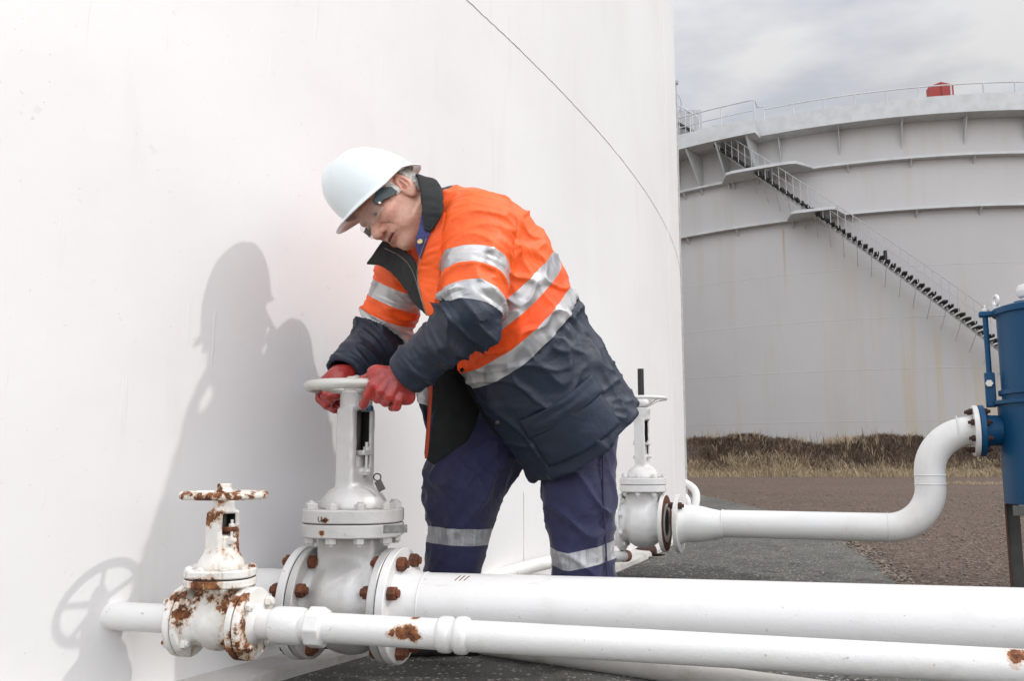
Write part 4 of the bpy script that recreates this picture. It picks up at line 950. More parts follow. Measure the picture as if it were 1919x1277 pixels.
DRK = lambda P: (lambda q: (np.exp(-(((np.abs(q[1])-.031)/.013)**2+((q[2]-.0085)/.0045)**2)*1.2)*(q[0] > .075)*.9+np.exp(-((q[2]+.0610+5*q[1]**2)/.0013)**2)*(np.abs(q[1]) < .033)*(q[0] > .072)*.75+(np.exp(-(((q[0]-.088)*.5+(q[2]+.030)*.35+(np.abs(q[1])-.034)*.9)/.0016)**2)*(q[2] < -.018)*(q[2] > -.062)*(np.abs(q[1]) > .016)*(np.abs(q[1]) < .042)*(q[0] > .072)*.28)+ (np.exp(-(((np.abs(q[1])-.033)/.018)**2+((q[2]-.031)/.0045)**2))*(q[0] > .07)*.35)))(hc(P))
REDc = lambda P: (lambda q: np.exp(-((q[0]-.112)**2+q[1]**2+(q[2]+.03)**2)/.0006)+np.exp(-((q[0]-.07)**2+(np.abs(q[1])-.05)**2+(q[2]+.02)**2)/.0012)+np.exp(-((q[0]+.01)**2+(np.abs(q[1])-.08)**2+(q[2])**2)/.0010))(hc(P))
pts = np.array([H(f, l, u) for f in (-.13, .14) for l in (-.1, .1) for u in (-.16, .14)]+[NECK-ARM*.16+LF*.17, NECK-ARM*.16-LF*.17])
field('body', bodyf, pts.min(0)-.01, pts.max(0)+.01, .0023, M_SKIN, man, dict(lip=LIPc, dark=DRK, red=REDc), relax=1)
M_EYE = plain('eye_white', (.55, .50, .46), .2); M_IRIS = plain('iris', (.02, .012, .009), .7)
for s in (1, -1):
    o = MB().lathe(H(.0785, .031*s, .0075), nrm(Fh*.9-Uh*.35), [(.0, .0135*HS), (.0050, .0132*HS), (.0068, .0120*HS)], 20).build('eye', M_IRIS, man)
# --- hair: short strands round the nape and temple below the helmet rim
M_HAIR = plain('white_hair', (.74, .72, .68), .6, var=.2, sc=90)
def strands(specs, n, ln, r, nm, mat, sag=.4, keep=0):
    b = MB()
    for k in range(n):
        f, l, u, dx, dy, dz = specs(k)
        if keep and np.sign(l) != keep: continue
        p = H(f, l, u); q = H(f+dx*ln, l+dy*ln, u+dz*ln); mid = (p+q)/2+Lh*.002*np.sign(l)
        b.tube([p, mid, q], [r, r*.9, r*.25], 4, cap=False)
    return b.build(nm, mat, man, sharp=None)
def nape(k):
    side = 1 if RNG.random() < .72 else -1; t = RNG.uniform(0, 1)
    f = -.034-.066*t; w = .079*math.sqrt(max(.02, 1-((f-.0)/.104)**2)); u = RNG.uniform(-.045, .045)+.01*(1-t)
    return f, side*(w+.000-max(0, -u)*.25), u, -.35+RNG.uniform(-.2, .2), side*.12, -.9+RNG.uniform(-.2, .3)
def temple(k):
    side = 1 if RNG.random() < .8 else -1; f = RNG.uniform(.014, .030); u = RNG.uniform(.0, .045)
    return f, side*(.0765-.25*max(0, f-.015)), u, -.3+RNG.uniform(-.3, .3), side*.15, -.85
strands(nape, 1500, .020, .0009, 'hair', M_HAIR); [strands(temple, 700, .012, .0008, 'sideburn', M_HAIR, keep=k_) for k_ in (1, -1)]
def brow(k):
    side = 1 if k % 2 else -1; a = RNG.uniform(0, 1); return .099-.022*a*a, side*(.015+.032*a), .031+.004*math.sin(a*3)+RNG.normal()*.0015, .2, side*.8, .1
M_BROW = plain('grey_eyebrow', (.26, .22, .19), .7); [strands(brow, 220, .008, .0006, 'eyebrow', M_BROW, keep=k_) for k_ in (1, -1)]
# --- helmet
M_HELM = MT('helmet_plastic'); M_HELM.bump(M_HELM.noise(9, 2), .002, .25); M_HELM = M_HELM.fin((.76, .80, .80), .28, Coat_Weight=.2, Subsurface_Weight=.05)
hc0 = (-.004, 0, .050); tiltF = .10
def hpt(th, s, off=0):       # th around (0=front), s 0..1 rim to crown
    ph = s*math.pi/2; cf, cl = math.cos(th), math.sin(th)
    af = .130 if cf > 0 else .118; a = af; b_ = .106; hgt = .152
    rr = math.cos(ph)**.82; uu = math.sin(ph)**.95*hgt
    ridge = .004*math.exp(-(cl*rr/.16)**2)*math.sin(ph*1.2)+.0025*math.exp(-((abs(cl*rr)-.42)/.10)**2)*math.sin(ph)
    return np.array((hc0[0]+a*cf*rr, b_*cl*rr, hc0[2]+uu+ridge))
v = []; f = []; nt_, ns_ = 120, 40
rimprof = []
for j in range(ns_+7):
    for i in range(nt_):
        th = 2*math.pi*i/nt_; c_, s_ = math.cos(th), math.sin(th)
        if j < 7:            # brim ring outwards from the dome foot
            k = (6-j)/6; base = hpt(th, 0); pk = max(0, c_)**3.5*.044+.008+.010*max(0, -c_)**3
            dx = np.array((c_, s_*.95, 0)); p = base+dx*pk*k; p[2] -= (.008*k*k+.006*k*max(0, c_)**2+.004*k)
            sidecut = .022*max(0, 1-abs(abs(th if th < math.pi else 2*math.pi-th)-1.75)/.55); p[2] += sidecut*k*0.6
        else: p = hpt(th, (j-6)/ns_)
        p = p+np.array((0, 0, .115*p[0]-.20*p[1]+.004))
        v.append(H(*p))
for j in range(ns_+6):
    for i in range(nt_): i2 = (i+1) % nt_; f.append((j*nt_+i, j*nt_+i2, (j+1)*nt_+i2, (j+1)*nt_+i))
hel = mkmesh('helmet', v, f, M_HELM, man, sharp=50)
so = hel.modifiers.new('thick', 'SOLIDIFY'); so.thickness = .0035; so.offset = -1
for i, th in enumerate((2.25, 2.08)):   # side slots and chin strap lugs
    p = hpt(th, .07); p = p+np.array((0, 0, .115*p[0]-.20*p[1]+.004)); MB().box(H(*(p+np.array((0, .0005, 0)))), .012, .004, .005, X=Fh, Y=nrm(Lh), Z=Uh).build('helmet_slot', plain('slot_grey', (.6, .63, .64), .5), hel, bevel=.001)
# --- safety glasses
M_TEMPLE = plain('glasses_arm', (.030, .048, .054), .35); M_LENS = MT('lens'); M_LENS.b.inputs['Alpha'].default_value = .12
M_LENS = M_LENS.fin((.62, .58, .55), .04); M_LENS.node_tree.nodes['Principled BSDF'].inputs['IOR'].default_value = 1.1
gl = empty('safety_glasses', (0, 0, 0)); gl.parent = man; gl.location = Vector(H(.09, 0, .01))-Vector(man.location)
for s in (1, -1):
    b = MB(); pts_ = [H(.090, .066*s, .017), H(.068, .0765*s, .019), H(.046, .0800*s, .014), H(.026, .0820*s, .006)]
    hs = [.008, .0165, .0205, .0120]; v = []; f = []
    for k, (p, h_) in enumerate(zip(pts_, hs)):
        for e1, e2 in ((-1, -1), (1, -1), (1, 1), (-1, 1)): v.append(p+Uh*h_*e1+Lh*.0022*e2)
    for k in range(3):
        for q in range(4): f.append((k*4+q, k*4+(q+1) % 4, (k+1)*4+(q+1) % 4, (k+1)*4+q))
    f += [(0, 3, 2, 1), (12, 13, 14, 15)]
    mkmesh('temple_arm', v, f, M_TEMPLE, gl, smooth=False, bevel=.0012)
    MB().lathe(H(.084, .0715*s, .008), Lh*s, [(.004, 0), (.004, .002), (.001, .0026)], 14).build('hinge_screw', M_BRIGHT, gl)
v = []; f = []; nU, nV = 30, 8
for j in range(nV+1):
    for i in range(nU+1):
        t = -1+2*i/nU; l = .066*math.sin(t*1.35)/math.sin(1.35); fw = .112-.026*abs(t)**2.4+.0; hh = .0195-.004*abs(t)**2
        notch = .013*math.exp(-(t/.16)**2)*(1-j/nV)
        u = .010-hh+notch+(2*hh-notch)*j/nV; v.append(H(fw+.001*math.sin(j), l, u))
for j in range(nV):
    for i in range(nU): q = j*(nU+1)+i; f.append((q, q+1, q+nU+2, q+nU+1))
le = mkmesh('lens', v, f, M_LENS, gl, sharp=None); so = le.modifiers.new('thick', 'SOLIDIFY'); so.thickness = .0016
b = MB(); b.tube([v_ for v_ in v[:nU+1]], .0007, 6); b.build('lens_rim', plain('clear_rim', (.5, .42, .38), .2), gl)

# ------------------------------------------------------------------ clothing
M_FLEECE = plain('black_fleece', (.016, .017, .017), .9, var=.3, sc=30, bump=.002, bsc=300)
M_ZIP = plain('zip_teeth', (.20, .19, .17), .4, metal=.5)
SHL = W(897, 432, 2.44); ELL_ = W(882, 592, 2.335); WRL = W(752, 712, 2.42)
SHR = W(772, 478, 2.74); ELR = W(716, 628, 2.80); WRR = W(640, 706, 2.655)
# trunk cross-sections:   t, half width, half depth, forward offset, exponent
TT = np.array([-.12, .0, .10, .20, .30, .40, .50, .58, .66, .72, .78, .84])
TA = np.array([.292, .282, .270, .260, .250, .252, .252, .246, .228, .198, .150, .110])
TB = np.array([.200, .200, .205, .207, .209, .2085, .193, .172, .156, .134, .108, .085])
TO = np.array([.050, .050, .045, .038, .031, .0165, -.013, -.038, -.044, -.040, -.024, -.005])
def trunk(P, infl=0):
    q = sub(P, HEM); t = dot(q, ARM); l = dot(q, LF); w = dot(q, FR)
    a = np.interp(t, TT, TA).astype(F32)+F32(infl); b_ = np.interp(t, TT, TB).astype(F32)+F32(infl); o = np.interp(t, TT, TO).astype(F32)
    e = 2.25; k = ((np.abs(l)/a)**e+(np.abs(w-o)/b_)**e)**(1/e)
    d = (k-1)*np.minimum(a, b_)*.92
    return d, t, l, w-o
def armd(P, S, E, Wr, r0, r1, r2):
    d1 = cone(P, S, E, r0, r1); d2 = cone(P, E, Wr, r1, r2); return smin(d1, d2, .03)
def acoord(P, S, E, Wr):
    def seg(a, b_):
        ba = b_-a; q = sub(P, a); h = np.clip(dot(q, ba)/F32(ba@ba), -.35, 1.3); hc_ = np.clip(h, 0, 1)
        dd = np.sqrt(sum((q[i]-hc_*F32(ba[i]))**2 for i in range(3))); return dd, h*F32(np.linalg.norm(ba))
    d1, s1 = seg(S, E); d2, s2 = seg(E, Wr); L1 = np.linalg.norm(E-S)
    return np.where(d1 < d2, np.minimum(s1, L1+.01), L1+np.maximum(s2, -.0))
SL = lambda P: armd(P, SHL, ELL_, WRL, .108, .079, .061)
SR = lambda P: armd(P, SHR, ELR, WRR, .098, .080, .062)
WDL = nrm(WRL-ELL_); WDR = nrm(WRR-ELR)
hemd = nrm(ARM*1.0+FR*.10)
def jacket(P):
    d, t, l, w = trunk(P)
    hemcut = .0-(dot(sub(P, HEM), hemd))+F32(0)
    shell = smax(d, -(d+F32(.013)), .004)
    shell = smax(shell, -t-F32(.12)*np.maximum(w-.02, 0), .006)
    # front opening: wide at hem, closing at the chest
    gap = np.interp(t, [-.2, .0, .20, .36, .46, .56, .64, .72, .9], [.22, .20, .13, .07, .012, .006, .010, .045, .06]).astype(F32)
    cl = np.interp(t, [-.2, 0, .2, .36, .5, .9], [-.215, -.20, -.13, -.072, -.02, -.02]).astype(F32)
    op = smax(np.abs(l-cl)-gap, -w-F32(.0), .01)
    shell = smax(shell, -op, .006)
    shell = smax(shell, t-F32(.805), .01)
    aL = smax(SL(P), dot(sub(P, WRL-WDL*.012), WDL), .01); aR = smax(SR(P), dot(sub(P, WRR-WDR*.012), WDR), .01)
    hollow = -F32(.010)
    aL = smax(aL, -smax(cone(P, WRL-WDL*.10, WRL+WDL*.05, .047, .047), -dot(sub(P, WRL-WDL*.08), WDL), .01), .004)
    aR = smax(aR, -smax(cone(P, WRR-WDR*.10, WRR+WDR*.05, .047, .047), -dot(sub(P, WRR-WDR*.08), WDR), .01), .004)
    tz = smax(cone(P, W(845, 398, 2.53), W(925, 440, 2.52), .075, .105), t-F32(.86), .01)
    d = smin(shell, tz, .04); d = smin(d, aL, .035); d = smin(d, aR, .03)
    return d
def sv(P):
    a, b_ = SL(P), SR(P); return np.where(a < b_, acoord(P, SHL, ELL_, WRL), acoord(P, SHR, ELR, WRR)*np.linalg.norm(ELL_-SHL)/np.linalg.norm(ELR-SHR))
def smask(P): return np.minimum(SL(P), SR(P))-np.maximum(trunk(P)[0], -.02)+.012
def ridged(V3_, seed):
    out_ = np.empty(len(V3_[0]), F32)
    for i, (x, y, z) in enumerate(zip(*[a.tolist() for a in V3_])):
        n_ = noise.noise((x, y, z+seed)); out_[i] = n_
    a = np.abs(out_); return 1-2.6*a, out_
def folds(P, nr):
    d, t, l, w = trunk(P); s = sv(P); sm = smask(P); arm = (sm < 0)
    ke = np.exp(-((s-.31)/.11)**2); kc = np.exp(-((s-.52)/.05)**2)
    isL = SL(P) < SR(P); dx = np.where(isL, 1, -1)
    r1, n1 = ridged((s*17+dot(P, LF)*7*dx, dot(P, FR)*7+s*4, dot(P, ARM)*7), 3.0)
    r2, n2 = ridged((s*34, dot(P, FR)*12, dot(P, LF)*12), 9.0)
    S_ = lambda r_: np.clip(r_, 0, 1)**2.2*1.25-.30
    sl = (.0055+.0135*ke)*S_(r1)+(.0022+.005*ke+.003*kc)*S_(r2)
    kg = np.exp(-((t+.12*w-.334)/.028)**2)*(np.clip(.12-w, 0, .12)/.12)
    r3, n3 = ridged((t*5+l*2.5, l*11+w*4, w*11), 5.0)
    r4, n4 = ridged((t*15-w*9, l*6, w*8+t*6), 7.0)
    low = np.clip((.34-t)/.1, 0, 1)
    tr = low*(.0078*S_(r3)+.0040*S_(r4))+(1-low)*(.0090*S_(r4)+.0030*S_(r3))
    tr = tr+.0045*np.sin(l*150+w*120+2*wob(P, 14, 3))*kg-.006*np.exp(-((t+.12*w-.344)/.010)**2)*(w < .1)
    seam = -.0045*np.exp(-((sm)/.006)**2)*(t > .3)
    cu_ = np.clip((.545-s)/.06, .12, 1); return np.where(arm, sl*cu_, tr)+seam
m = MT('jacket_fabric')
tv_, sv_, sm_, lv_, wv_ = (m.attr(x) for x in ('tv', 'sv', 'sm', 'lv', 'wv'))
ORG = (1.0, .128, .014); NAV = (.0095, .0185, .038); SIL = (.42, .42, .425); OR2 = (1.0, .095, .006)
warp = m.math('MULTIPLY', m.math('SUBTRACT', m.noise(7, 3), .5), .012)
def bands(x, els):
    x = m.math('ADD', x, warp); r_ = m.ramp(x, [(p, (*c_, a_)) for p, c_, a_ in els], True); return r_
B1, B2, B3, B4 = .349, .404, .464, .520
rt = bands(tv_, [(0, NAV, 0), (B1, SIL, 1), (B2, OR2, 0), (B3, SIL, 1), (B4, ORG, 0)])
rs_ = bands(sv_, [(0, ORG, 0), (.115, SIL, 1), (.170, ORG, 0), (.222, SIL, 1), (.278, NAV, 0)])
isarm = m.step(sm_, .0015, -.0015)
col = m.mix(isarm, rt.outputs[0], rs_.outputs[0]); sil = m.mixf(isarm, rt.outputs[1], rs_.outputs[1])
strap = m.math('MULTIPLY', m.step(m.math('ABSOLUTE', m.math('SUBTRACT', lv_, m.math('ADD', .058, m.math('MINIMUM', m.math('MAXIMUM', m.math('MULTIPLY', wv_, .5), -.028), .028)))), .0275, .0265), m.step(tv_, B4-.002, B4))
strap = m.math('MULTIPLY', strap, m.math('SUBTRACT', 1, isarm))
col = m.mix(strap, col, SIL); sil = m.math('MAXIMUM', sil, strap)
inn = m.attr('inn'); col = m.mix(m.step(inn, -.005, -.0065), col, (.012, .012, .014))
dirt = m.noise(6, 6, .65); col = m.mix(m.math('MULTIPLY', m.step(dirt, .5, .75), .16), col, (.12, .08, .05))
# crinkles stretched across the tape
cr = m.noise(26, 6, .7, dist=1.2); fine = m.noise(420, 2)
facet = m.n('ShaderNodeTexVoronoi', feature='F1'); facet.inputs['Scale'].default_value = 34; m.l(m.pos(), facet.inputs['Vector'])
sepf = m.n('ShaderNodeSeparateColor'); m.l(facet.outputs['Color'], sepf.inputs[0])
silc = m.mix(m.step(m.noise(13, 1.5, .5, dist=.6), .42, .56), (.33, .33, .34), (.64, .64, .63)); col = m.mix(m.math('MULTIPLY', sil, .75), col, silc)
h = m.math('ADD', m.math('ADD', m.math('MULTIPLY', cr, m.mixf(sil, .22, .12)), m.math('MULTIPLY', m.noise(10, 3, .5, dist=.6), m.mixf(sil, 1.3, .8))), m.math('MULTIPLY', fine, .03))
m.bump(h, .009, .8)
M_JACK = m.fin(col, m.mixf(sil, .52, .30), m.math('MULTIPLY', sil, .35))
pts = np.array([HEM+ARM*t+LF*l+FR*w for t in (-.13, .86) for l in (-.34, .34) for w in (-.26, .26)]+[ELL_-.11, ELL_+.11, WRL-.09, WRL+.09, WRR-.09, WRR+.09, ELR-.1, ELR+.1])
jk = field('jacket', jacket, pts.min(0), pts.max(0), .0050, M_JACK, man,
      dict(tv=lambda P: trunk(P)[1]+F32(.12)*trunk(P)[3], lv=lambda P: trunk(P)[2], wv=lambda P: trunk(P)[3], sv=sv, sm=smask, inn=lambda P: np.maximum(np.where(smask(P) < 0, 1, trunk(P)[0]), -.02)), folds, relax=2)
# dark sweater inside
field('sweater', lambda P: smax(smax(trunk(P, -.030)[0], -(trunk(P)[1]-.12), .02), trunk(P)[1]-.80, .02), (HEM-.2+ARM*.1).clip(-9, 9)-.25, HEM+ARM*.8+.3, .009, M_FLEECE, man)
# shirt collar and its button
M_SHIRT = plain('blue_shirt', (.045, .050, .16), .8, var=.15, sc=20, bump=.001, bsc=200)
def ribbon(top, bot, name, mat, th=.004, n=8, sub_=2, wave=.002):
    A = spline(top, n); Bb = spline(bot, n); v = []; f = []; K = 6
    for i in range(len(A)):
        for k in range(K+1):
            t = k/K; p = A[i]*(1-t)+Bb[i]*t; v.append(p+wave*vec(noise.noise((i*.5, k*.6, 1)), noise.noise((i*.5, k*.6, 7)), noise.noise((i*.4, k*.5, 4))))
    for i in range(len(A)-1):
        for k in range(K): q = i*(K+1)+k; f.append((q, q+1, q+K+2, q+K+1))
    o = mkmesh(name, v, f, mat, man, sharp=None); s_ = o.modifiers.new('thick', 'SOLIDIFY'); s_.thickness = th; s_.offset = 0
    u_ = o.modifiers.new('soft', 'SUBSURF'); u_.levels = u_.render_levels = 1; return o
ribbon([W(792, 385, 2.43), W(789, 405, 2.41), W(784, 430, 2.385), W(778, 452, 2.385), W(782, 474, 2.39)], [W(812, 392, 2.42), W(812, 415, 2.41), W(807, 436, 2.375), W(800, 455, 2.375), W(788, 486, 2.385)], 'shirt_collar', M_SHIRT, .003)
bt = W(787, 453, 2.368); MB().lathe(bt, nrm(vec(-.2, -1, .15)), [(.0075, 0), (.0075, .002), (.0055, .0026), (.0045, .0018), (0, .002)], 20).build('button', plain('brass', (.55, .42, .20), .35, metal=.8), man)
# standing black collar
ribbon([W(797, 432, 2.375), W(793, 415, 2.38), W(790, 390, 2.395), W(786, 355, 2.44), W(779, 328, 2.52), W(765, 345, 2.62), W(735, 410, 2.67), W(716, 452, 2.66)],
       [W(806, 436, 2.37), W(820, 418, 2.37), W(830, 392, 2.375), W(830, 360, 2.43), W(812, 337, 2.53), W(790, 370, 2.66), W(760, 440, 2.70), W(740, 480, 2.68)], 'jacket_collar', M_FLEECE, .010, wave=.004)
ribbon([W(720, 449, 2.645), W(735, 462, 2.60), W(758, 468, 2.55), W(777, 487, 2.49), W(783, 515, 2.45), W(796, 575, 2.42)],
       [W(686, 496, 2.62), W(713, 499, 2.575), W(738, 517, 2.53), W(757, 540, 2.49), W(775, 568, 2.455), W(798, 590, 2.425)], 'collar_flap', M_FLEECE, .008, wave=.003)
zp = spline([W(722, 467, 2.60), W(745, 478, 2.565), W(765, 495, 2.51), W(778, 520, 2.465), W(786, 548, 2.44), W(797, 584, 2.415)], 8)
MB().tube([p+vec(0, -.008, 0) for p in zp], .0017, 6).build('zip', M_ZIP, man)
M_ORNG = plain('orange_fabric', (1.0, .128, .014), .62, var=.06, sc=6, bump=.004, bsc=22)
ribbon([W(806, 428, 2.385), W(794, 462, 2.385), W(786, 488, 2.395), W(783, 515, 2.41), W(788, 550, 2.41), W(800, 592, 2.41)],
       [W(836, 395, 2.385), W(832, 440, 2.385), W(832, 480, 2.39), W(826, 520, 2.40), W(820, 555, 2.40), W(812, 596, 2.405)], 'placket', M_ORNG, .008, wave=.004)
MB().tube(spline([W(805, 430, 2.375), W(793, 463, 2.375), W(785, 489, 2.385), W(782, 515, 2.40), W(787, 550, 2.40), W(799, 592, 2.40)], 8), .0016, 6).build('zip', M_ZIP, man)
# right jacket panel hanging open behind the near hand
M_LINE = plain('orange_edge', (.40, .05, .02), .7); M_NAVY = plain('navy_fabric', (.0095, .0185, .038), .6, var=.2, sc=8, bump=.005, bsc=18)
ribbon([W(778, 690, 2.62), W(780, 735, 2.60), W(790, 770, 2.60), W(800, 800, 2.60)], [W(830, 690, 2.66), W(822, 735, 2.64), W(812, 790, 2.63), W(806, 830, 2.62)], 'jacket_panel', M_NAVY, .008, wave=.004)
ribbon([W(777, 726, 2.595), W(780, 742, 2.593), W(783, 756, 2.592)], [W(803, 726, 2.613), W(805, 745, 2.612), W(805, 762, 2.611)], 'reflective_strip', plain('reflective_tape', (.42, .42, .42), .35, metal=.3, bump=.003, bsc=25), .004)
MB().tube(spline([W(808, 700, 2.60), W(806, 750, 2.595), W(803, 800, 2.60), W(798, 860, 2.62)], 6), [.006]*18+[.003], 8).build('jacket_edging', M_LINE, man)
ribbon([W(808, 660, 2.62), W(806, 740, 2.61), W(804, 800, 2.62), W(799, 862, 2.63)], [W(915, 640, 2.82), W(905, 740, 2.82), W(880, 820, 2.80), W(812, 872, 2.70)], 'jacket_lining', M_FLEECE, .006, wave=.004)
# pocket flap, snaps, draw-cord gathers
def on_trunk(l, t, out=.0, front=True):
    a = np.interp(t, TT, TA); b_ = np.interp(t, TT, TB); o_ = np.interp(t, TT, TO); k = max(0, 1-(abs(l)/a)**2.25)**(1/2.25)
    return HEM+ARM*t+LF*l+FR*((o_+b_*k) if front else (o_-b_*k))
def on_side(phi, t, out=.004):     # phi 0 = front, 90 = his left side, 180 = back
    a = np.interp(t, TT, TA); b_ = np.interp(t, TT, TB); o_ = np.interp(t, TT, TO); c_, s_ = math.cos(R(phi)), math.sin(R(phi))
    k = (abs(s_/a)**2.25+abs(c_/b_)**2.25)**(-1/2.25); n_ = nrm(LF*s_/a+FR*c_/b_)
    return HEM+ARM*t+LF*s_*k+FR*(c_*k+o_)+n_*out
def patch(p0, p1, t0, t1, name, mat, th=.006, out=.004, bulge=.006, par=None):
    v = []; f = []; nU, nV = 20, 12
    for j in range(nV+1):
        for i in range(nU+1):
            a, c_ = i/nU, j/nV; v.append(on_side(p0+(p1-p0)*a, t0+(t1-t0)*c_, out+bulge*math.sin(a*math.pi)**.5*math.sin(c_*math.pi)**.5+.0035*noise.noise((a*4, c_*4, t0*9))))
    for j in range(nV):
        for i in range(nU): q = j*(nU+1)+i; f.append((q, q+1, q+nU+2, q+nU+1))
    o = mkmesh(name, v, f, mat, par or man, sharp=None); s_ = o.modifiers.new('thick', 'SOLIDIFY'); s_.thickness = th; s_.offset = -.2; return o
patch(36, 92, .03, .17, 'pocket', M_NAVY, .006, .0035, .004); patch(34, 94, .135, .195, 'pocket_flap', M_NAVY, .005, .007, .004)
def snap(p, n, nm='snap', c_=(.02, .015, .015)): return MB().lathe(p, n, [(.0065, 0), (.006, .002), (.002, .003)], 16).build(nm, plain('snap_dark', c_, .3, metal=.5), man)
ncam = nrm(vec(-.1, -1, .1))
for p in (W(866, 694, 2.47), W(932, 793, 2.50), W(804, 478, 2.40), W(797, 521, 2.41)): snap(p, ncam)

# --- trousers
HPR, KNR, ANR = W(955, 775, 2.95), W(876, 905, 2.87), W(842, 1105, 2.90)
HPL, KNL, ANL = W(1080, 775, 2.81), W(1086, 930, 2.74), W(1095, 1120, 2.74)
FTR, FTL = np.array((ANR[0]+.05, ANR[1]+.12, .10)), np.array((ANL[0]+.06, ANL[1]+.22, .10))
def legs(P):
    d = ell(P, (HPR+HPL)/2+vec(.02, 0, .03), (.18, .14, .16), LF, np.cross(Zv, LF), Zv)
    r_ = smin(cone(P, HPR, KNR, .140, .108), cone(P, KNR, ANR, .108, .084), .04); r_ = smin(r_, cone(P, ANR, FTR, .084, .082), .03)
    r_ = smin(r_, cone(P, KNR+vec(-.045, -.02, .03), KNR+vec(-.045, 0, -.06), .08, .08), .05)
    l_ = smin(cone(P, HPL, KNL, .135, .100), cone(P, KNL, ANL, .100, .092), .04); l_ = smin(l_, cone(P, ANL, FTL, .092, .088), .03)
    d = smin(d, r_, .05); d = smin(d, l_, .05)
    return smax(d, F32(.055)-P[2], .01)
def legsel(P): return (cone(P, HPL, KNL, .1, .1) < cone(P, HPR, KNR, .1, .1))
def legid(P):
    a = np.minimum(cone(P, HPL, KNL, .12, .12), cone(P, KNL, FTL, .1, .1)); b_ = np.minimum(cone(P, HPR, KNR, .12, .12), cone(P, KNR, FTR, .1, .1)); return a < b_
zbR = W(845, 1009, 2.74)[2]; zbL = W(1095, 1052, 2.58)[2]
def bandc(P):
    isl = legid(P); q = np.where(isl, P[2]-zbL-.018*np.abs((P[0]-ANL[0]+.05)/.08)+.012, P[2]-zbR+.05*(P[0]-ANR[0])); return np.abs(q)
def tfold(P, nr):
    isl = legid(P); zk = np.where(isl, .46, .56); z = P[2]; dx = np.where(isl, 1.0, -1.0).astype(F32)
    k = np.exp(-((z-zk)/.15)**2); low = np.clip((.40-z)/.15, 0, 1)
    r1, n1 = ridged((P[0]*7, P[1]*7, z*11+P[0]*8*dx), 2.0)
    r2, n2 = ridged((P[0]*12, P[1]*12, z*22-P[0]*12*dx), 6.0)
    r3, n3 = ridged((P[0]*11, P[1]*11, z*3.5), 12.0)
    S_ = lambda r_: np.clip(r_, 0, 1)**2.2*1.25-.30
    return (.002+.0075*k+.003*low)*S_(r1)+(.0005+.0022*k+.0018*low)*S_(r2)+.0040*np.clip(r3, -.5, 1)
m = MT('trouser_fabric'); bc = m.attr('band'); wp = m.math('MULTIPLY', m.math('SUBTRACT', m.noise(8, 3), .5), .02)
sil = m.step(m.math('ADD', bc, m.math('MULTIPLY', wp, 0)), .0262, .0252); n1 = m.noise(5, 5)
col = m.mix(m.step(n1, .35, .7), (.012, .013, .050), (.018, .019, .070)); col = m.mix(m.math('MULTIPLY', sil, 1), col, m.mix(m.step(m.noise(1, 4, .6, m.scaled(m.pos(), (50, 50, 5))), .4, .6), (.30, .30, .31), (.44, .44, .45)))
m.bump(m.math('ADD', m.noise(12, 4, .6, dist=.8), m.math('MULTIPLY', m.noise(420, 2), .05)), .012, .6); M_TROU = m.fin(col, m.mixf(sil, .78, .4), m.math('MULTIPLY', sil, .25), Sheen_Weight=.2)
lo = np.array([min(FTR[0], HPR[0], KNR[0])-.17, 2.40, .03]); hi = np.array([HPL[0]+.22, 3.12, 1.0])
field('trousers', legs, lo, hi, .0055, M_TROU, man, dict(band=bandc), tfold, relax=2)
# side seam of the near leg
def ray_surf(fn, p, d, n=60, st=.004):
    p = np.array(p, float)
    for _ in range(n):
        v_ = float(fn(tuple(np.array([x], F32) for x in p))[0])
        if v_ < .0005: break
        p = p+d*max(v_*.7, .0008)
    return p
sm_pts = [ray_surf(legs, W(px, py, 2.2), nrm(ray(px, py))) for px, py in ((1128, 800), (1129, 850), (1130, 900), (1131, 950), (1134, 1000), (1136, 1050), (1137, 1080))]
MB().tube(spline([p+vec(0, -.006, 0) for p in sm_pts], 5), .003, 6).build('trouser_seam', plain('navy_seam', (.022, .022, .06), .8), man)
# --- boots
M_BOOT = plain('black_boot', (.018, .016, .015), .45, var=.3, sc=20, bump=.0015)
for A_, dr_ in ((FTR, nrm(vec(-.97, -.12, 0))), (FTL, nrm(vec(-.97, -.15, 0)))):
    s_ = nrm(np.cross(Zv, dr_)); c_ = A_*vec(1, 1, 0)+dr_*.06
    def boot(P, c_=c_, dr_=dr_, s_=s_, A_=A_):
        d = rbox(P, c_+Zv*.020, (.150, .052, .018), .014, dr_, s_, Zv); d = smin(d, ell(P, c_+dr_*.075+Zv*.05, (.078, .050, .045), dr_, s_, Zv), .02)
        d = smin(d, ell(P, c_-dr_*.07+Zv*.06, (.075, .045, .06), dr_, s_, Zv), .03); return smin(d, cone(P, c_-dr_*.065+Zv*.05, c_-dr_*.065+Zv*.17, .048, .05), .03)
    field('boot', boot, c_-vec(.2, .2, .005), c_+vec(.2, .2, .24), .005, M_BOOT, man)
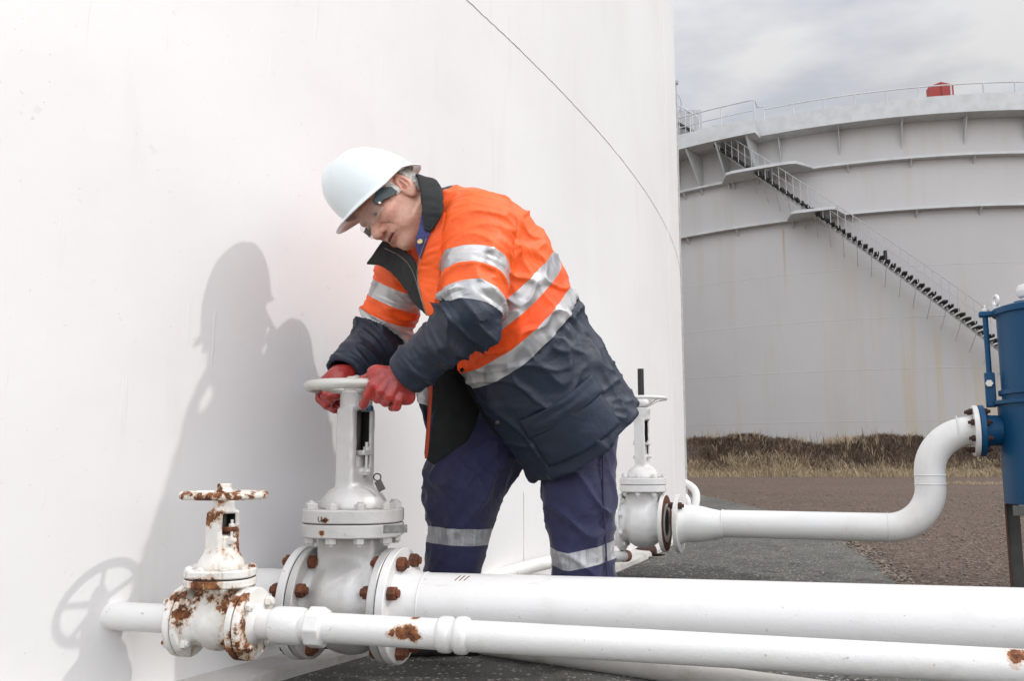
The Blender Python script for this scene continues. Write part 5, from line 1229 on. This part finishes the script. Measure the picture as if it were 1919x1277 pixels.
# --- gloves
m = MT('red_glove'); n1 = m.noise(30, 5, .6); c = m.mix(m.step(n1, .35, .7), (.42, .036, .028), (.29, .020, .018)); n2 = m.noise(55, 4, .6, dist=1.5)
m.bump(n2, .004, .6); M_GLOVE = m.fin(c, .26, Coat_Weight=.3)
def fingers(P, chains, d, k=.005):
    for ch in chains:
        e = None
        for (a, ra), (b_, rb) in zip(ch[:-1], ch[1:]): s_ = cone(P, a, b_, ra, rb); e = s_ if e is None else smin(e, s_, .004)
        d = smin(d, e, k)
    return d
def g(px, py, Y, r): return (W(px, py, Y), r)
wl = WRL+WDL*.0
palmL = [g(745, 716, 2.425, .034), g(722, 722, 2.415, .030)]
chL = [[g(706, 706, 2.45, .017), g(692, 709, 2.475, .0155), g(680, 713, 2.485, .0135), g(671, 717, 2.49, .0115)],                    # thumb over the rim
       [g(716, 712, 2.405, .020), g(700, 723, 2.395, .0165), g(690, 742, 2.400, .0145), g(681, 759, 2.420, .0125)],               # index
       [g(727, 716, 2.395, .019), g(714, 734, 2.380, .0155), g(707, 748, 2.400, .0135), g(701, 745, 2.430, .012)],
       [g(740, 722, 2.395, .018), g(729, 743, 2.382, .0150), g(722, 754, 2.400, .0130), g(715, 751, 2.430, .0115)],
       [g(752, 730, 2.405, .017), g(746, 750, 2.392, .0135), g(743, 763, 2.400, .0115), g(735, 764, 2.425, .0105)]]
def gloveL(P):
    d = cone(P, WRL-WDL*.05, WRL+WDL*.03, .043, .042)
    d = smin(d, ell(P, W(733, 722, 2.415), (.052, .026, .044), nrm(W(700, 735, 2.41)-W(765, 712, 2.43)), vec(0, 1, 0), nrm(vec(.3, 0, 1))), .025)
    d = smin(d, cone(P, W(748, 712, 2.43), W(715, 708, 2.43), .032, .018), .02)
    d = fingers(P, chL, d, .003)
    return d
lo = W(665, 785, 2.32); 
field('glove', gloveL, np.array((W(655, 700, 2.40)[0], 2.34, W(700, 785, 2.40)[2])), np.array((W(800, 700, 2.45)[0], 2.53, W(700, 672, 2.45)[2])), .0026, M_GLOVE, man, None, lambda P, n: .0009*wob(P, 120, 3)+.0012*wob(P, 60, 8), relax=1)
chR = [[g(612, 716, 2.66, .022), g(601, 730, 2.635, .0165), g(600, 748, 2.615, .0145), g(611, 760, 2.60, .013)],
       [g(622, 712, 2.64, .022), g(612, 727, 2.60, .0165), g(609, 742, 2.585, .0145), g(620, 750, 2.585, .013)],
       [g(636, 715, 2.68, .020), g(618, 738, 2.70, .0165), g(614, 760, 2.67, .0145), g(628, 768, 2.64, .013)],
       [g(646, 716, 2.69, .019), g(634, 742, 2.72, .015), g(632, 762, 2.69, .0135), g(638, 774, 2.66, .0115)],
       [g(646, 712, 2.63, .018), g(640, 735, 2.60, .0155), g(628, 742, 2.575, .0135), g(616, 744, 2.57, .012)]]
def gloveR(P):
    d = cone(P, WRR-WDR*.05, WRR+WDR*.02, .042, .040)
    d = smin(d, ell(P, W(630, 716, 2.66), (.048, .040, .026), vec(1, 0, 0), vec(0, 1, 0), Zv), .025)
    return fingers(P, chR, d, .003)
field('glove', gloveR, np.array((W(585, 700, 2.65)[0], 2.53, W(700, 790, 2.65)[2])), np.array((W(672, 700, 2.7)[0], 2.76, W(700, 688, 2.7)[2])), .0026, M_GLOVE, man, None, lambda P, n: .0009*wob(P, 120, 3)+.0012*wob(P, 60, 8), relax=1)
